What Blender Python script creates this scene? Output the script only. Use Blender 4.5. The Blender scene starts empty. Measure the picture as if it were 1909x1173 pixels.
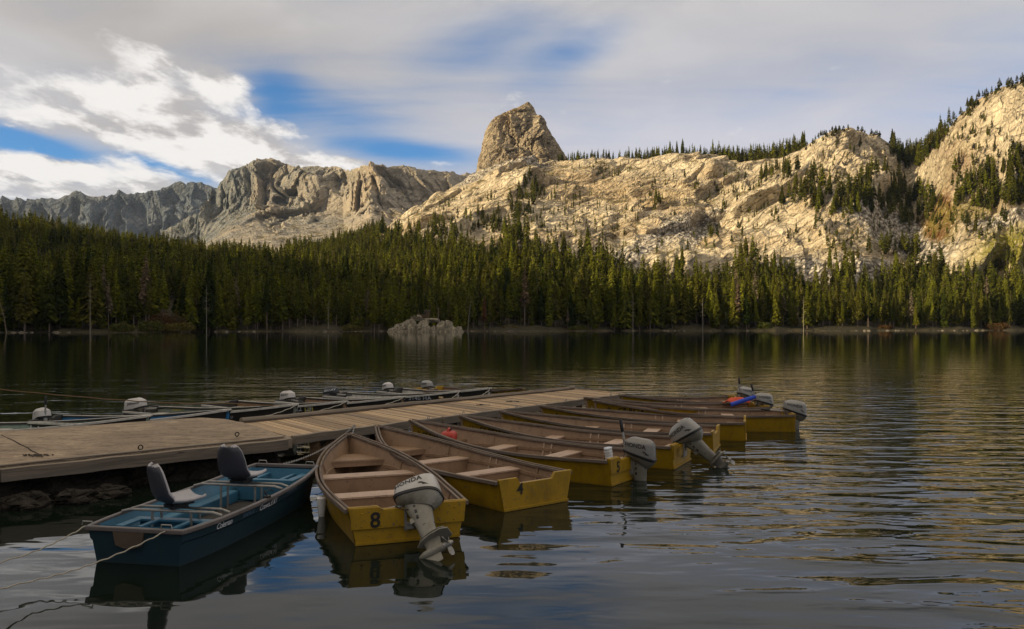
import bpy, bmesh, math, random
import numpy as np
from mathutils import Vector, Matrix
random.seed(7); np.random.seed(7)
PI = math.pi
sc = bpy.context.scene
COL = sc.collection

# ------------------------------------------------------------------ camera
FOC = 1500.0; CX = 954.5; HY = 607.5; EYE = 2.3      # photo pixels: focal length, centre column, horizon row; eye height in metres
cam_d = bpy.data.cameras.new('camera'); cam = bpy.data.objects.new('camera', cam_d); COL.objects.link(cam)
cam.location = (0, 0, EYE); cam.rotation_euler = (PI/2, 0, 0)
cam_d.sensor_width = 36.0; cam_d.lens = FOC/1909*36; cam_d.shift_y = (HY-586.5)/1909
cam_d.clip_start = 0.1; cam_d.clip_end = 20000
sc.camera = cam
sc.view_settings.view_transform = 'Standard'; sc.view_settings.look = 'None'
sc.view_settings.gamma = 1; sc.view_settings.exposure = 0.50
sc.cycles.max_bounces = 6; sc.cycles.transparent_max_bounces = 8; sc.cycles.diffuse_bounces = 2; sc.cycles.glossy_bounces = 4

# ------------------------------------------------------------------ sun
SUN_EL = math.radians(15.0); SUN_AZ = math.radians(-112.0)    # azimuth measured from +Y towards +X
sun_dir = Vector((math.sin(SUN_AZ)*math.cos(SUN_EL), math.cos(SUN_AZ)*math.cos(SUN_EL), math.sin(SUN_EL)))
sd = bpy.data.lights.new('sun', 'SUN'); sun = bpy.data.objects.new('sun', sd); COL.objects.link(sun)
sd.energy = 5.0; sd.angle = math.radians(0.5); sd.color = (1.0, 0.80, 0.50)
sun.rotation_euler = sun_dir.to_track_quat('Z', 'Y').to_euler(); sun.location = (-50, -20, 60)

# ------------------------------------------------------------------ node helper
class NT:
    def __init__(s, tree): s.t = tree; s.n = tree.nodes; s.l = tree.links
    def node(s, typ, **kw):
        n = s.n.new(typ)
        ins = kw.pop('ins', {})
        for k, v in kw.items(): setattr(n, k, v)
        for k, v in ins.items():
            sock = n.inputs[k]
            if isinstance(v, bpy.types.NodeSocket): s.l.new(v, sock)
            else: sock.default_value = v
        return n
    def math(s, op, a, b=None, c=None, clamp=False):
        n = s.n.new('ShaderNodeMath'); n.operation = op; n.use_clamp = clamp
        for i, v in enumerate((a, b, c)):
            if v is None: continue
            if isinstance(v, bpy.types.NodeSocket): s.l.new(v, n.inputs[i])
            else: n.inputs[i].default_value = v
        return n.outputs[0]
    def vmath(s, op, a, b=None):
        n = s.n.new('ShaderNodeVectorMath'); n.operation = op
        for i, v in enumerate((a, b)):
            if v is None: continue
            if isinstance(v, bpy.types.NodeSocket): s.l.new(v, n.inputs[i])
            else: n.inputs[i].default_value = v
        return n.outputs['Value'] if op in ('LENGTH', 'DOT_PRODUCT') else n.outputs['Vector']
    def mix(s, f, a, b, typ='MIX'):
        n = s.n.new('ShaderNodeMix'); n.data_type = 'RGBA'; n.blend_type = typ
        for sock, v in ((n.inputs[0], f), (n.inputs[6], a), (n.inputs[7], b)):
            if isinstance(v, bpy.types.NodeSocket): s.l.new(v, sock)
            elif isinstance(v, (int, float)): sock.default_value = v
            else: sock.default_value = (*v, 1) if len(v) == 3 else v
        return n.outputs[2]
    def noise(s, vec, scale, detail=4, rough=.55, dist=0.0, out='Fac'):
        n = s.n.new('ShaderNodeTexNoise'); n.inputs['Scale'].default_value = scale
        n.inputs['Detail'].default_value = detail; n.inputs['Roughness'].default_value = rough; n.inputs['Distortion'].default_value = dist
        if vec is not None: s.l.new(vec, n.inputs['Vector'])
        return n.outputs[out]
    def voronoi(s, vec, scale, feature='F1', out='Distance', rand=1.0):
        n = s.n.new('ShaderNodeTexVoronoi'); n.feature = feature; n.inputs['Scale'].default_value = scale
        n.inputs['Randomness'].default_value = rand
        if vec is not None: s.l.new(vec, n.inputs['Vector'])
        return n.outputs[out]
    def ramp(s, fac, lo, hi, a=0.0, b=1.0, smooth=True):
        n = s.n.new('ShaderNodeMapRange'); n.interpolation_type = 'SMOOTHSTEP' if smooth else 'LINEAR'
        s.l.new(fac, n.inputs[0]) if isinstance(fac, bpy.types.NodeSocket) else None
        for i, v in ((1, lo), (2, hi), (3, a), (4, b)): n.inputs[i].default_value = v
        return n.outputs[0]
    def mapping(s, vec, scale=(1, 1, 1), rot=(0, 0, 0), loc=(0, 0, 0)):
        n = s.n.new('ShaderNodeMapping'); s.l.new(vec, n.inputs[0])
        n.inputs['Scale'].default_value = scale; n.inputs['Rotation'].default_value = rot; n.inputs['Location'].default_value = loc
        return n.outputs[0]
    def bump(s, h, strength=.5, dist=.1, normal=None):
        n = s.n.new('ShaderNodeBump'); n.inputs['Strength'].default_value = strength; n.inputs['Distance'].default_value = dist
        s.l.new(h, n.inputs['Height'])
        if normal is not None: s.l.new(normal, n.inputs['Normal'])
        return n.outputs[0]

# ------------------------------------------------------------------ world: sky texture plus procedural cloud cover
W = bpy.data.worlds.new('World'); sc.world = W; W.use_nodes = True
w = NT(W.node_tree); w.n.clear()
sky = w.node('ShaderNodeTexSky', sky_type='NISHITA', sun_disc=False, sun_elevation=SUN_EL, sun_rotation=SUN_AZ,
             altitude=2700, air_density=1.0, dust_density=0.6, ozone_density=1.5)
tc = w.node('ShaderNodeTexCoord'); D = tc.outputs['Generated']
sx = w.node('ShaderNodeSeparateXYZ', ins={0: D})
X_, Y_, Z_ = sx.outputs
zc = w.math('MAXIMUM', Z_, 0.0)
az = w.math('MULTIPLY', w.math('ARCTAN2', X_, Y_), 180/PI)
el = w.math('MULTIPLY', w.math('ARCSINE', Z_), 180/PI)
den = w.math('ADD', zc, 0.12)
P_ = w.node('ShaderNodeCombineXYZ', ins={0: w.math('DIVIDE', X_, den), 1: w.math('DIVIDE', Y_, den), 2: 0.0}).outputs[0]
def gauss(a0, e0, sa, se, rot=0.0):
    da = w.math('SUBTRACT', az, a0); de = w.math('SUBTRACT', el, e0)
    c, s_ = math.cos(rot), math.sin(rot)
    u = w.math('DIVIDE', w.math('ADD', w.math('MULTIPLY', da, c), w.math('MULTIPLY', de, s_)), sa)
    v = w.math('DIVIDE', w.math('SUBTRACT', w.math('MULTIPLY', de, c), w.math('MULTIPLY', da, s_)), se)
    return w.math('EXPONENT', w.math('MULTIPLY', w.math('ADD', w.math('MULTIPLY', u, u), w.math('MULTIPLY', v, v)), -1.0))
def P(px, py):      # photo pixel -> azimuth, elevation in degrees
    a = math.atan((px-CX)/FOC); return math.degrees(a), math.degrees(math.atan((HY-py)/FOC*math.cos(a)))
def gp(px, py, sx_, sy_, rot=0.0, amp=1.0):
    a, e = P(px, py); k = 57.3/FOC
    return w.math('MULTIPLY', gauss(a, e, sx_*k, sy_*k, math.radians(rot)), amp)
def addall(lst):
    r = lst[0]
    for q in lst[1:]: r = w.math('ADD', r, q)
    return r
# thin high veil, with streaks fanning towards the upper left
def K(*c): return tuple(v/1.41 for v in c)           # cloud radiances are written as displayed at this exposure
dirs = w.node('ShaderNodeCombineXYZ', ins={0: w.math('MULTIPLY', az, .06), 1: w.math('MULTIPLY', el, .06), 2: 0.0}).outputs[0]
wisp = w.noise(w.mapping(P_, scale=(.5, 1.6, 1), rot=(0, 0, math.radians(32))), 1.3, 7, .58, .5)
wisp2 = w.noise(w.mapping(P_, scale=(.35, .9, 1), rot=(0, 0, math.radians(-30)), loc=(3, 1, 0)), .9, 5, .55, .4)
soft = w.noise(w.mapping(dirs, scale=(.8, 1.9, 1), rot=(0, 0, math.radians(-14))), 1.6, 5, .5, .4)
holes = addall([gp(40, 266, 130, 20, -10, 1.10), gp(600, 205, 200, 55, -16, .50), gp(850, 130, 200, 60, 24, .20), gp(740, 278, 150, 20, -4, .55), gp(510, 190, 50, 60, 0, .45), gp(1075, 95, 120, 45, 18, .62), gp(900, 70, 170, 45, 16, .32),
                gp(1130, 245, 150, 26, 10, .14), gp(1890, 40, 170, 110, 0, .22), gp(335, 225, 55, 18, 0, .38), gp(135, 328, 46, 14, 0, .55), gp(330, 322, 80, 14, -10, .7), gp(280, 300, 60, 10, -12, .5), gp(620, 120, 90, 40, -20, .12)])
veil = w.math('ADD', w.math('MULTIPLY', w.math('SUBTRACT', wisp, .5), 1.15), .95)
veil = w.math('ADD', veil, w.math('MULTIPLY', w.math('SUBTRACT', soft, .5), .75))
veil = w.math('SUBTRACT', w.math('ADD', veil, w.math('MULTIPLY', w.math('SUBTRACT', wisp2, .5), .5)), holes, clamp=True)
veil_f = w.ramp(veil, .05, 1.0, 0.02, .96)
vcol = w.mix(w.ramp(wisp2, .35, .65), K(.44, .455, .53), K(.60, .58, .58))
leftgrey = gp(300, 60, 480, 120, -10, .9)
vcol = w.mix(leftgrey, vcol, K(.50, .455, .41))
vcol = w.mix(gp(1350, 260, 700, 90, 0, .75), vcol, K(.70, .685, .74))
vcol = w.mix(gp(250, 260, 500, 120, 0, .35), vcol, K(.70, .67, .64))
vcol = w.mix(w.math('MULTIPLY', w.ramp(soft, .5, .75), .3), vcol, K(.75, .73, .73))
over = w.noise(w.mapping(P_, scale=(1.0, 1.0, 1), rot=(0, 0, .5), loc=(7, 2, 0)), 2.6, 6, .6, .6)
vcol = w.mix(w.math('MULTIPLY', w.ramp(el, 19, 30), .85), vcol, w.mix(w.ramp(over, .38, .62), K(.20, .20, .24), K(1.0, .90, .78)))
vcol = w.mix(w.ramp(el, 34, 60), vcol, K(1.0, .85, .64))      # unseen warm glow overhead, added to fill the shaded foreground
SKYGAIN = .088
skyc = w.mix(1.0, sky.outputs[0], (SKYGAIN,)*3, 'MULTIPLY')
skyc = w.mix(1.0, skyc, (.44, .95, 1.30), 'MULTIPLY')
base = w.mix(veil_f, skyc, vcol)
# cumulus bank low in the left of the sky
cn = w.noise(w.mapping(P_, scale=(1.0, .62, 1), rot=(0, 0, math.radians(12)), loc=(1.3, 4.2, 0)), 4.6, 10, .62, .15)
cbig = w.noise(w.mapping(P_, scale=(1.0, .7, 1), rot=(0, 0, math.radians(12)), loc=(5.3, 2.2, 0)), 1.9, 3, .5, .2)
cmask = addall([gp(110, 330, 210, 44, -4, .92), gp(400, 138, 62, 30, -10, .80), gp(298, 100, 50, 28, -10, .42), gp(250, 215, 170, 55, -8, .52), gp(430, 165, 60, 22, 10, .3),
                gp(420, 240, 170, 42, -14, .70), gp(545, 236, 58, 20, -6, .62), gp(100, 235, 110, 22, 0, .30), gp(330, 275, 220, 36, -8, .62), gp(520, 300, 110, 18, 0, .5), gp(215, 80, 50, 20, 0, .25),
                gp(760, 306, 120, 10, 0, .4), gp(640, 300, 40, 10, 0, .4), gp(45, 300, 120, 20, 0, .4)])
cden = w.math('SUBTRACT', w.math('ADD', w.math('ADD', w.math('MULTIPLY', w.math('SUBTRACT', cn, .5), 2.3), w.math('MULTIPLY', w.math('SUBTRACT', cbig, .5), .9)), cmask), w.math('ADD', .34, w.math('MULTIPLY', holes, .32)))
cf = w.ramp(cden, -.05, .50, 0, 1)
cn2 = w.noise(w.mapping(P_, scale=(1.0, .62, 1), rot=(0, 0, math.radians(12)), loc=(1.36, 4.02, 0)), 4.6, 7, .62, .15)
lit = w.ramp(w.math('ADD', w.math('MULTIPLY', w.math('SUBTRACT', cn, cn2), 4.2), w.math('ADD', w.math('MULTIPLY', cmask, .55), w.math('MULTIPLY', cden, .25))), -.15, .85)
ccol = w.mix(lit, K(.50, .475, .47), K(.93, .90, .87))
tot = w.mix(cf, base, ccol)
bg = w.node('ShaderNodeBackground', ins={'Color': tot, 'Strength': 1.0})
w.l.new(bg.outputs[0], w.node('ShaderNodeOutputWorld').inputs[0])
W.cycles.sampling_method = 'AUTOMATIC'

# ------------------------------------------------------------------ object helpers
def link(name, me, mat=None, parent=None, loc=None):
    o = bpy.data.objects.new(name, me); COL.objects.link(o)
    if mat is not None: me.materials.append(mat)
    if parent is not None: o.parent = parent
    if loc is not None: o.location = loc
    return o
def tag(o, label=None, cat=None, group=None, kind=None):
    if label: o['label'] = label
    if cat: o['category'] = cat
    if group: o['group'] = group
    if kind: o['kind'] = kind
    return o
def empty(name, loc=(0, 0, 0), rz=0.0, label=None, cat=None, group=None):
    o = bpy.data.objects.new(name, None); COL.objects.link(o); o.location = loc; o.rotation_euler = (0, 0, rz)
    o.empty_display_size = .2
    return tag(o, label, cat, group)
class MB:
    def __init__(s): s.v = []; s.f = []
    def add(s, vs, fs):
        k = len(s.v); s.v += [tuple(q) for q in vs]; s.f += [tuple(i+k for i in q) for q in fs]; return s
    def box(s, c, size, M=None):
        hx, hy, hz = (q/2 for q in size)
        vs = [Vector((c[0]+a*hx, c[1]+b*hy, c[2]+d*hz)) for a in (-1, 1) for b in (-1, 1) for d in (-1, 1)]
        if M is not None: vs = [M @ q for q in vs]
        return s.add(vs, [(0, 1, 3, 2), (4, 6, 7, 5), (0, 4, 5, 1), (2, 3, 7, 6), (0, 2, 6, 4), (1, 5, 7, 3)])
    def beam(s, a, b, wd, ht, up=Vector((0, 0, 1)), jit=0.0, seg=1):
        a = Vector(a); b = Vector(b); d = (b-a).normalized(); side = d.cross(up).normalized(); u = side.cross(d)
        rings = []
        for i in range(seg+1):
            c = a.lerp(b, i/seg) + side*random.uniform(-jit, jit) + u*random.uniform(-jit, jit)
            rings.append([c+side*sx*wd/2+u*sy*ht/2 for sx, sy in ((-1, -1), (1, -1), (1, 1), (-1, 1))])
        return s.loft(rings, True)
    def loft(s, rings, caps=True, closed=True):
        n = len(rings[0]); k = len(s.v)
        for r in rings: s.v += [tuple(q) for q in r]
        for i in range(len(rings)-1):
            for j in range(n if closed else n-1):
                a = k+i*n+j; b = k+i*n+(j+1) % n
                s.f.append((a, b, b+n, a+n))
        if caps and closed:
            s.f.append(tuple(k+j for j in reversed(range(n)))); s.f.append(tuple(k+(len(rings)-1)*n+j for j in range(n)))
        return s
    def tube(s, pts, r, n=8, caps=True):
        pts = [Vector(q) for q in pts]; rs = r if isinstance(r, (list, tuple)) else [r]*len(pts)
        rings = []; prev = None
        for i, p in enumerate(pts):
            d = (pts[min(i+1, len(pts)-1)]-pts[max(i-1, 0)]).normalized()
            if prev is None:
                ref = Vector((0, 0, 1)) if abs(d.z) < .9 else Vector((1, 0, 0)); a = d.cross(ref).normalized()
            else:
                a = (prev-d*prev.dot(d)).normalized()
            prev = a; b = d.cross(a)
            rings.append([p+a*math.cos(2*PI*j/n)*rs[i]+b*math.sin(2*PI*j/n)*rs[i] for j in range(n)])
        return s.loft(rings, caps)
    def sphere(s, c, r, nu=10, nv=6, sc_=(1, 1, 1)):
        rings = []
        for i in range(nv+1):
            th = PI*(i+.001)/(nv+.002)
            rings.append([(c[0]+r*sc_[0]*math.sin(th)*math.cos(2*PI*j/nu), c[1]+r*sc_[1]*math.sin(th)*math.sin(2*PI*j/nu), c[2]-r*sc_[2]*math.cos(th)) for j in range(nu)])
        return s.loft(rings, True)
    def prism(s, poly, z0, z1):
        n = len(poly)
        return s.add([(p[0], p[1], z0) for p in poly]+[(p[0], p[1], z1) for p in poly],
                     [tuple(reversed(range(n))), tuple(range(n, 2*n))]+[(i, (i+1) % n, n+(i+1) % n, n+i) for i in range(n)])
    def mesh(s, name, smooth=False, M=None):
        me = bpy.data.meshes.new(name)
        vs = s.v if M is None else [M @ Vector(q) for q in s.v]
        me.from_pydata(vs, [], s.f); me.validate()
        bm = bmesh.new(); bm.from_mesh(me); bmesh.ops.recalc_face_normals(bm, faces=bm.faces); bm.to_mesh(me); bm.free()
        if smooth:
            me.shade_smooth()
            if hasattr(me, 'set_sharp_from_angle'): me.set_sharp_from_angle(angle=math.radians(38))
        return me
    def build(s, name, mat, parent=None, smooth=False, bevel=0.0, M=None):
        o = link(name, s.mesh(name, smooth, M), mat, parent)
        if bevel:
            m = o.modifiers.new('bevel', 'BEVEL'); m.width = bevel; m.segments = 2; m.limit_method = 'ANGLE'; m.angle_limit = math.radians(40)
            if not smooth: o.data.shade_smooth(); 
            if hasattr(o.data, 'set_sharp_from_angle'): o.data.set_sharp_from_angle(angle=math.radians(50))
        return o
def np_mesh(name, V, F, smooth=False, attrs=None):
    """V (n,3), F (m,k) all faces with k corners"""
    me = bpy.data.meshes.new(name); n, m, k = len(V), len(F), F.shape[1]
    me.vertices.add(n); me.vertices.foreach_set('co', np.ascontiguousarray(V, dtype=np.float32).ravel())
    me.loops.add(m*k); me.loops.foreach_set('vertex_index', np.ascontiguousarray(F, dtype=np.int32).ravel())
    me.polygons.add(m); me.polygons.foreach_set('loop_start', np.arange(0, m*k, k, dtype=np.int32))
    me.polygons.foreach_set('loop_total', np.full(m, k, dtype=np.int32))
    me.polygons.foreach_set('use_smooth', np.full(m, smooth, dtype=bool))
    me.update(calc_edges=True)
    if attrs:
        for a, val in attrs.items():
            at = me.attributes.new(a, 'FLOAT', 'POINT'); at.data.foreach_set('value', np.ascontiguousarray(val, dtype=np.float32).ravel())
    return me
FONT = None
def text_verts(txt, size, bold=0.0, align='CENTER', spacing=1.0, res=3):
    cu = bpy.data.curves.new('lettering', 'FONT'); cu.body = txt; cu.size = size; cu.align_x = align; cu.align_y = 'CENTER'
    cu.offset = bold; cu.space_character = spacing; cu.resolution_u = res
    o = bpy.data.objects.new('lettering', cu); COL.objects.link(o)
    dg = bpy.context.evaluated_depsgraph_get(); me = bpy.data.meshes.new_from_object(o.evaluated_get(dg))
    vs = [tuple(v.co) for v in me.vertices]; fs = [tuple(p.vertices) for p in me.polygons]
    bpy.data.objects.remove(o); bpy.data.curves.remove(cu); bpy.data.meshes.remove(me)
    return vs, fs

# ------------------------------------------------------------------ numpy noise
def _h(i, j, k, seed):
    n = (i*73856093) ^ (j*19349663) ^ (k*83492791) ^ (seed*2654435)
    n = (n ^ (n >> 13)) * 1274126177 & 0x7fffffff
    n = (n ^ (n >> 16)) * 668265263 & 0x7fffffff
    return ((n ^ (n >> 15)) & 0xffffff) / float(0xffffff)
def vnoise(p, seed=0):
    f = np.floor(p); t = p-f; i = f.astype(np.int64); t = t*t*(3-2*t); r = 0
    for a in (0, 1):
        for b in (0, 1):
            for c in (0, 1):
                wgt = (t[:, 0] if a else 1-t[:, 0])*(t[:, 1] if b else 1-t[:, 1])*(t[:, 2] if c else 1-t[:, 2])
                r = r + wgt*_h(i[:, 0]+a, i[:, 1]+b, i[:, 2]+c, seed)
    return r*2-1
def fbm(p, octv=4, seed=0, gain=.5):
    r = 0; a = 1.0
    for o in range(octv):
        r = r+a*vnoise(p*(2.0**o)+o*17.3, seed+o); a *= gain
    return r
def cells(p, seed=0):
    """nearest jittered cell: returns vector to the cell centre, cell id hash, F1, F2"""
    f = np.floor(p).astype(np.int64); best = np.full(len(p), 9e9); sec = np.full(len(p), 9e9); vec = np.zeros_like(p); cid = np.zeros(len(p))
    for a in (-1, 0, 1):
        for b in (-1, 0, 1):
            for c in (-1, 0, 1):
                i, j, k = f[:, 0]+a, f[:, 1]+b, f[:, 2]+c
                q = np.stack([i+_h(i, j, k, seed+1), j+_h(i, j, k, seed+2), k+_h(i, j, k, seed+3)], 1)-p
                d = (q*q).sum(1); m = d < best
                sec = np.where(m, best, np.minimum(sec, d)); vec[m] = q[m]; cid = np.where(m, _h(i, j, k, seed+4), cid); best = np.where(m, d, best)
    return vec, cid, np.sqrt(best), np.sqrt(sec)
def facet(p, seed=0, tilt=.9, k=16.0):
    """blocky faceted displacement, about -1..1, with steep but continuous joints"""
    f = np.floor(p).astype(np.int64); sw = np.zeros(len(p)); sv = np.zeros(len(p)); b1 = np.full(len(p), 9e9); b2 = np.full(len(p), 9e9)
    for a in (-1, 0, 1):
        for b in (-1, 0, 1):
            for c in (-1, 0, 1):
                i, j, l = f[:, 0]+a, f[:, 1]+b, f[:, 2]+c; id_ = _h(i, j, l, seed+4)
                q = np.stack([i+_h(i, j, l, seed+1), j+_h(i, j, l, seed+2), l+_h(i, j, l, seed+3)], 1)-p; d = (q*q).sum(1)
                an = id_*2*PI*7.0; w_ = np.exp(-k*d)+1e-30; sw += w_
                sv += w_*((id_-.5)*1.1-(q[:, 0]*np.cos(an)+q[:, 1]*np.sin(an)+q[:, 2]*((id_*13.7) % 1.0-.5)*1.6)*tilt*-1)
                m = d < b1; b2 = np.where(m, b1, np.minimum(b2, d)); b1 = np.where(m, d, b1)
    return sv/sw, np.clip((np.sqrt(b2)-np.sqrt(b1))*5, 0, 1)
HAZE = True
# ================================================================== MATERIALS FOR THE SETTING
def new_mat(name):
    m = bpy.data.materials.new(name); m.use_nodes = True; t = NT(m.node_tree); t.n.clear()
    t.out = t.node('ShaderNodeOutputMaterial'); return m, t
def pbsdf(t, color, rough=.6, normal=None, metal=0.0, spec=.5, **kw):
    n = t.node('ShaderNodeBsdfPrincipled')
    for k, v in (('Base Color', color), ('Roughness', rough), ('Metallic', metal), ('Specular IOR Level', spec)):
        if isinstance(v, bpy.types.NodeSocket): t.l.new(v, n.inputs[k])
        elif isinstance(v, tuple): n.inputs[k].default_value = (*v, 1) if len(v) == 3 else v
        else: n.inputs[k].default_value = v
    if normal is not None: t.l.new(normal, n.inputs['Normal'])
    for k, v in kw.items(): n.inputs[k].default_value = v
    t.l.new(n.outputs[0], t.out.inputs[0]); return n
def rock_mat(name, light, mid, dark, stain, unit=1.0, green=0.0, bstr=.8, warm=(.42, .28, .16), west_shade=None, vert=1.0):
    m, t = new_mat(name); g = t.node('ShaderNodeNewGeometry'); p = t.node('ShaderNodeTexCoord').outputs['Object']
    n1 = t.noise(p, .012/unit, 5, .6, .3); n2 = t.noise(t.mapping(p, scale=(1, 1, .35)), .09/unit, 6, .65, .5); n3 = t.noise(p, .6/unit, 4, .6)
    c = t.mix(t.ramp(n2, .40, .62), mid, light)
    c = t.mix(t.ramp(n1, .45, .70, 0, .75), c, warm)
    streak = t.noise(t.mapping(p, scale=(1, 1, .12), rot=(0, .35, 0)), .25/unit, 4, .6, .4)
    c = t.mix(t.ramp(streak, .54, .76, 0, .55), c, stain)
    c = t.mix(t.ramp(n3, .58, .80, 0, .35), c, dark)
    crk = t.voronoi(t.vmath('ADD', p, t.vmath('MULTIPLY', t.noise(p, .15/unit, 3, .5, out='Color'), (5*unit, 5*unit, 5*unit))), .13/unit, 'DISTANCE_TO_EDGE')
    rp = t.mapping(p, rot=(0, .50, 0)); jit = t.vmath('MULTIPLY', t.noise(p, .07/unit, 3, .5, out='Color'), (9*unit, 9*unit, 9*unit))
    crk2 = t.voronoi(t.mapping(t.vmath('ADD', rp, jit), scale=(.28, .8, 1.25)), .16/unit, 'DISTANCE_TO_EDGE')
    lay = t.noise(t.mapping(t.vmath('ADD', rp, jit), scale=(.10, .5, 1.0)), .42/unit, 5, .65)
    c = t.mix(t.ramp(lay, .48, .64, 0, .62), c, stain)
    cm = t.ramp(t.noise(p, .035/unit, 3, .6), .42, .62); c = t.mix(t.math('MULTIPLY', cm, t.ramp(crk, .0, .02, .4, 0)), c, dark); c = t.mix(t.math('MULTIPLY', t.math('ADD', t.math('MULTIPLY', cm, .6), .3), t.ramp(crk2, .0, .04, .6, 0)), c, dark)
    if west_shade:  # darker, bluish western end: the ridge's shade put into the rock colour
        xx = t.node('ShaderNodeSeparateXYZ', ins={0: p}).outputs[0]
        c = t.mix(t.ramp(t.math('ADD', xx, t.math('MULTIPLY', t.math('SUBTRACT', n1, .5), 900.0)), west_shade[0], west_shade[1], 1, 0), c, t.mix(t.ramp(n2, .35, .65), (.075, .09, .10), (.24, .235, .21)))
    sl = t.node('ShaderNodeSeparateXYZ', ins={0: g.outputs['Normal']}).outputs[2]
    if green > 0:
        gn = t.noise(p, .05/unit, 5, .7); gn2 = t.noise(p, .45/unit, 3, .6)
        vm = t.math('MULTIPLY', t.ramp(t.math('ADD', sl, t.math('MULTIPLY', gn2, .25)), .62, .92), t.ramp(gn, .60-green*.12, .68-green*.08))
        vc = t.mix(t.ramp(gn2, .4, .6), (.075, .082, .022), (.16, .10, .035))
        c = t.mix(t.math('MULTIPLY', vm, .85), c, vc)
        sp = t.node('ShaderNodeTexVoronoi'); sp.inputs['Scale'].default_value = .15; t.l.new(t.mapping(p, scale=(1, .6, 1.5)), sp.inputs['Vector'])
        pick = t.ramp(t.math('ADD', t.node('ShaderNodeSeparateXYZ', ins={0: sp.outputs['Color']}).outputs[0], t.math('MULTIPLY', t.math('SUBTRACT', gn, .5), 1.6)), .62, .66)
        spot = t.math('MULTIPLY', pick, t.ramp(t.math('ADD', sp.outputs['Distance'], t.math('MULTIPLY', gn2, .25)), .34, .26))
        c = t.mix(t.math('MULTIPLY', spot, .9), c, t.mix(gn2, (.035, .045, .012), (.10, .085, .03)))
        # bushes and talus scrub low on the slope come in through the 'veg' attribute
        va = t.node('ShaderNodeAttribute', attribute_name='veg').outputs['Fac']
        c = t.mix(t.math('MULTIPLY', va, t.ramp(gn2, .26, .48)), c, t.mix(t.ramp(gn, .35, .65), (.17, .13, .03), (.17, .075, .028)))
        ba = t.node('ShaderNodeAttribute', attribute_name='brush').outputs['Fac']; c = t.mix(t.math('MULTIPLY', ba, t.ramp(gn2, .30, .5)), c, t.mix(gn, (.30, .25, .03), (.13, .14, .03)))
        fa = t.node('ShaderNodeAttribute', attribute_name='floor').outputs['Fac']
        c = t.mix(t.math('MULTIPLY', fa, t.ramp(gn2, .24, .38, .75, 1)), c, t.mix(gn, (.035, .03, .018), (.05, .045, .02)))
        ta = t.node('ShaderNodeAttribute', attribute_name='talus').outputs['Fac']
        blk = t.voronoi(p, .38, 'F1', 'Color'); bd = t.voronoi(p, .38, 'F1', 'Distance')
        bc = t.mix(1.0, t.mix(t.node('ShaderNodeSeparateXYZ', ins={0: blk}).outputs[0], (.30, .27, .22), (.74, .67, .56)), t.mix(t.ramp(bd, .35, .75), (1, 1, 1), (.30, .28, .25)), 'MULTIPLY')
        c = t.mix(t.ramp(ta, .25, .6), c, bc)
        sa = t.node('ShaderNodeAttribute', attribute_name='sand').outputs['Fac']
        c = t.mix(t.math('MULTIPLY', sa, t.ramp(gn2, .35, .7)), c, (.14, .10, .06))
    h = t.math('ADD', t.math('MULTIPLY', t.ramp(crk, 0, .10), .5), t.math('ADD', t.math('MULTIPLY', t.ramp(crk2, 0, .12), .9), t.math('ADD', t.math('MULTIPLY', n3, .9), t.math('MULTIPLY', lay, 2.2))))
    h = t.math('ADD', h, t.math('MULTIPLY', n2, 1.3)); h = t.math('ADD', h, t.math('MULTIPLY', streak, vert))
    pbsdf(t, c, .9, t.bump(h, bstr, 1.35*unit), spec=.2)
    return m
M_granite = rock_mat('granite', (.76, .65, .455), (.50, .42, .29), (.06, .05, .035), (.17, .148, .11), 1.0, .9, 1.0, (.50, .37, .21))
M_crag = rock_mat('crag_rock', (.47, .39, .27), (.34, .275, .19), (.06, .05, .04), (.12, .105, .08), 1.1, 0, 1.0, (.36, .27, .16), None, 4.0)
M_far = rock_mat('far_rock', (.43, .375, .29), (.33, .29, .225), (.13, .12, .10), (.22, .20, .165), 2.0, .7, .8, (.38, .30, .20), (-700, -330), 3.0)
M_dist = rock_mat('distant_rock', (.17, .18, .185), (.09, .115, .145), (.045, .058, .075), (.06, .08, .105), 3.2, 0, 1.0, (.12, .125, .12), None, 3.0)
M_boulder = rock_mat('boulder_rock', (.50, .44, .32), (.30, .26, .19), (.04, .036, .028), (.11, .10, .075), .14, 0, 1.0, (.34, .27, .17))

# ================================================================== TERRAIN
def curve(pts):
    xs = [q[0] for q in pts]; ys = [q[1] for q in pts]
    return lambda x: np.interp(x, xs, ys)
def smooth1(a, k):
    ker = np.hanning(2*k+3); ker /= ker.sum(); return np.convolve(np.pad(a, k+1, mode='edge'), ker, 'valid')
def zof(y, Y): return EYE+(HY-y)/FOC*Y           # height of a point at distance Y seen at photo row y
shoreY = curve([(-500, 232), (0, 262), (300, 292), (600, 325), (900, 338), (1200, 352), (1600, 372), (1909, 395), (2500, 440)])
crestY = curve([(-500, 620), (0, 660), (400, 740), (700, 800), (890, 930), (1050, 900), (1200, 830), (1400, 780), (1480, 730), (1580, 690), (1690, 740), (1760, 640), (1909, 560), (2300, 520)])
crestS = curve([(-500, 395), (0, 438), (100, 448), (200, 455), (300, 468), (400, 486), (500, 492), (600, 482), (660, 462), (700, 442), (740, 415), (780, 392), (820, 368), (860, 343), (880, 328), (900, 318), (960, 312), (1050, 303),
                (1110, 301), (1180, 297), (1230, 303), (1300, 309), (1400, 308), (1450, 303), (1490, 284), (1520, 262), (1550, 250), (1590, 246), (1635, 251), (1660, 272), (1680, 302), (1715, 300), (1745, 268), (1775, 232),
                (1800, 208), (1830, 188), (1870, 168), (1909, 158), (2000, 120), (2200, 60), (2500, 0)])
baseS = curve([(-500, 560), (0, 560), (400, 560), (700, 545), (1000, 535), (1300, 530), (1600, 535), (1909, 545), (2500, 550)])
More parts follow.
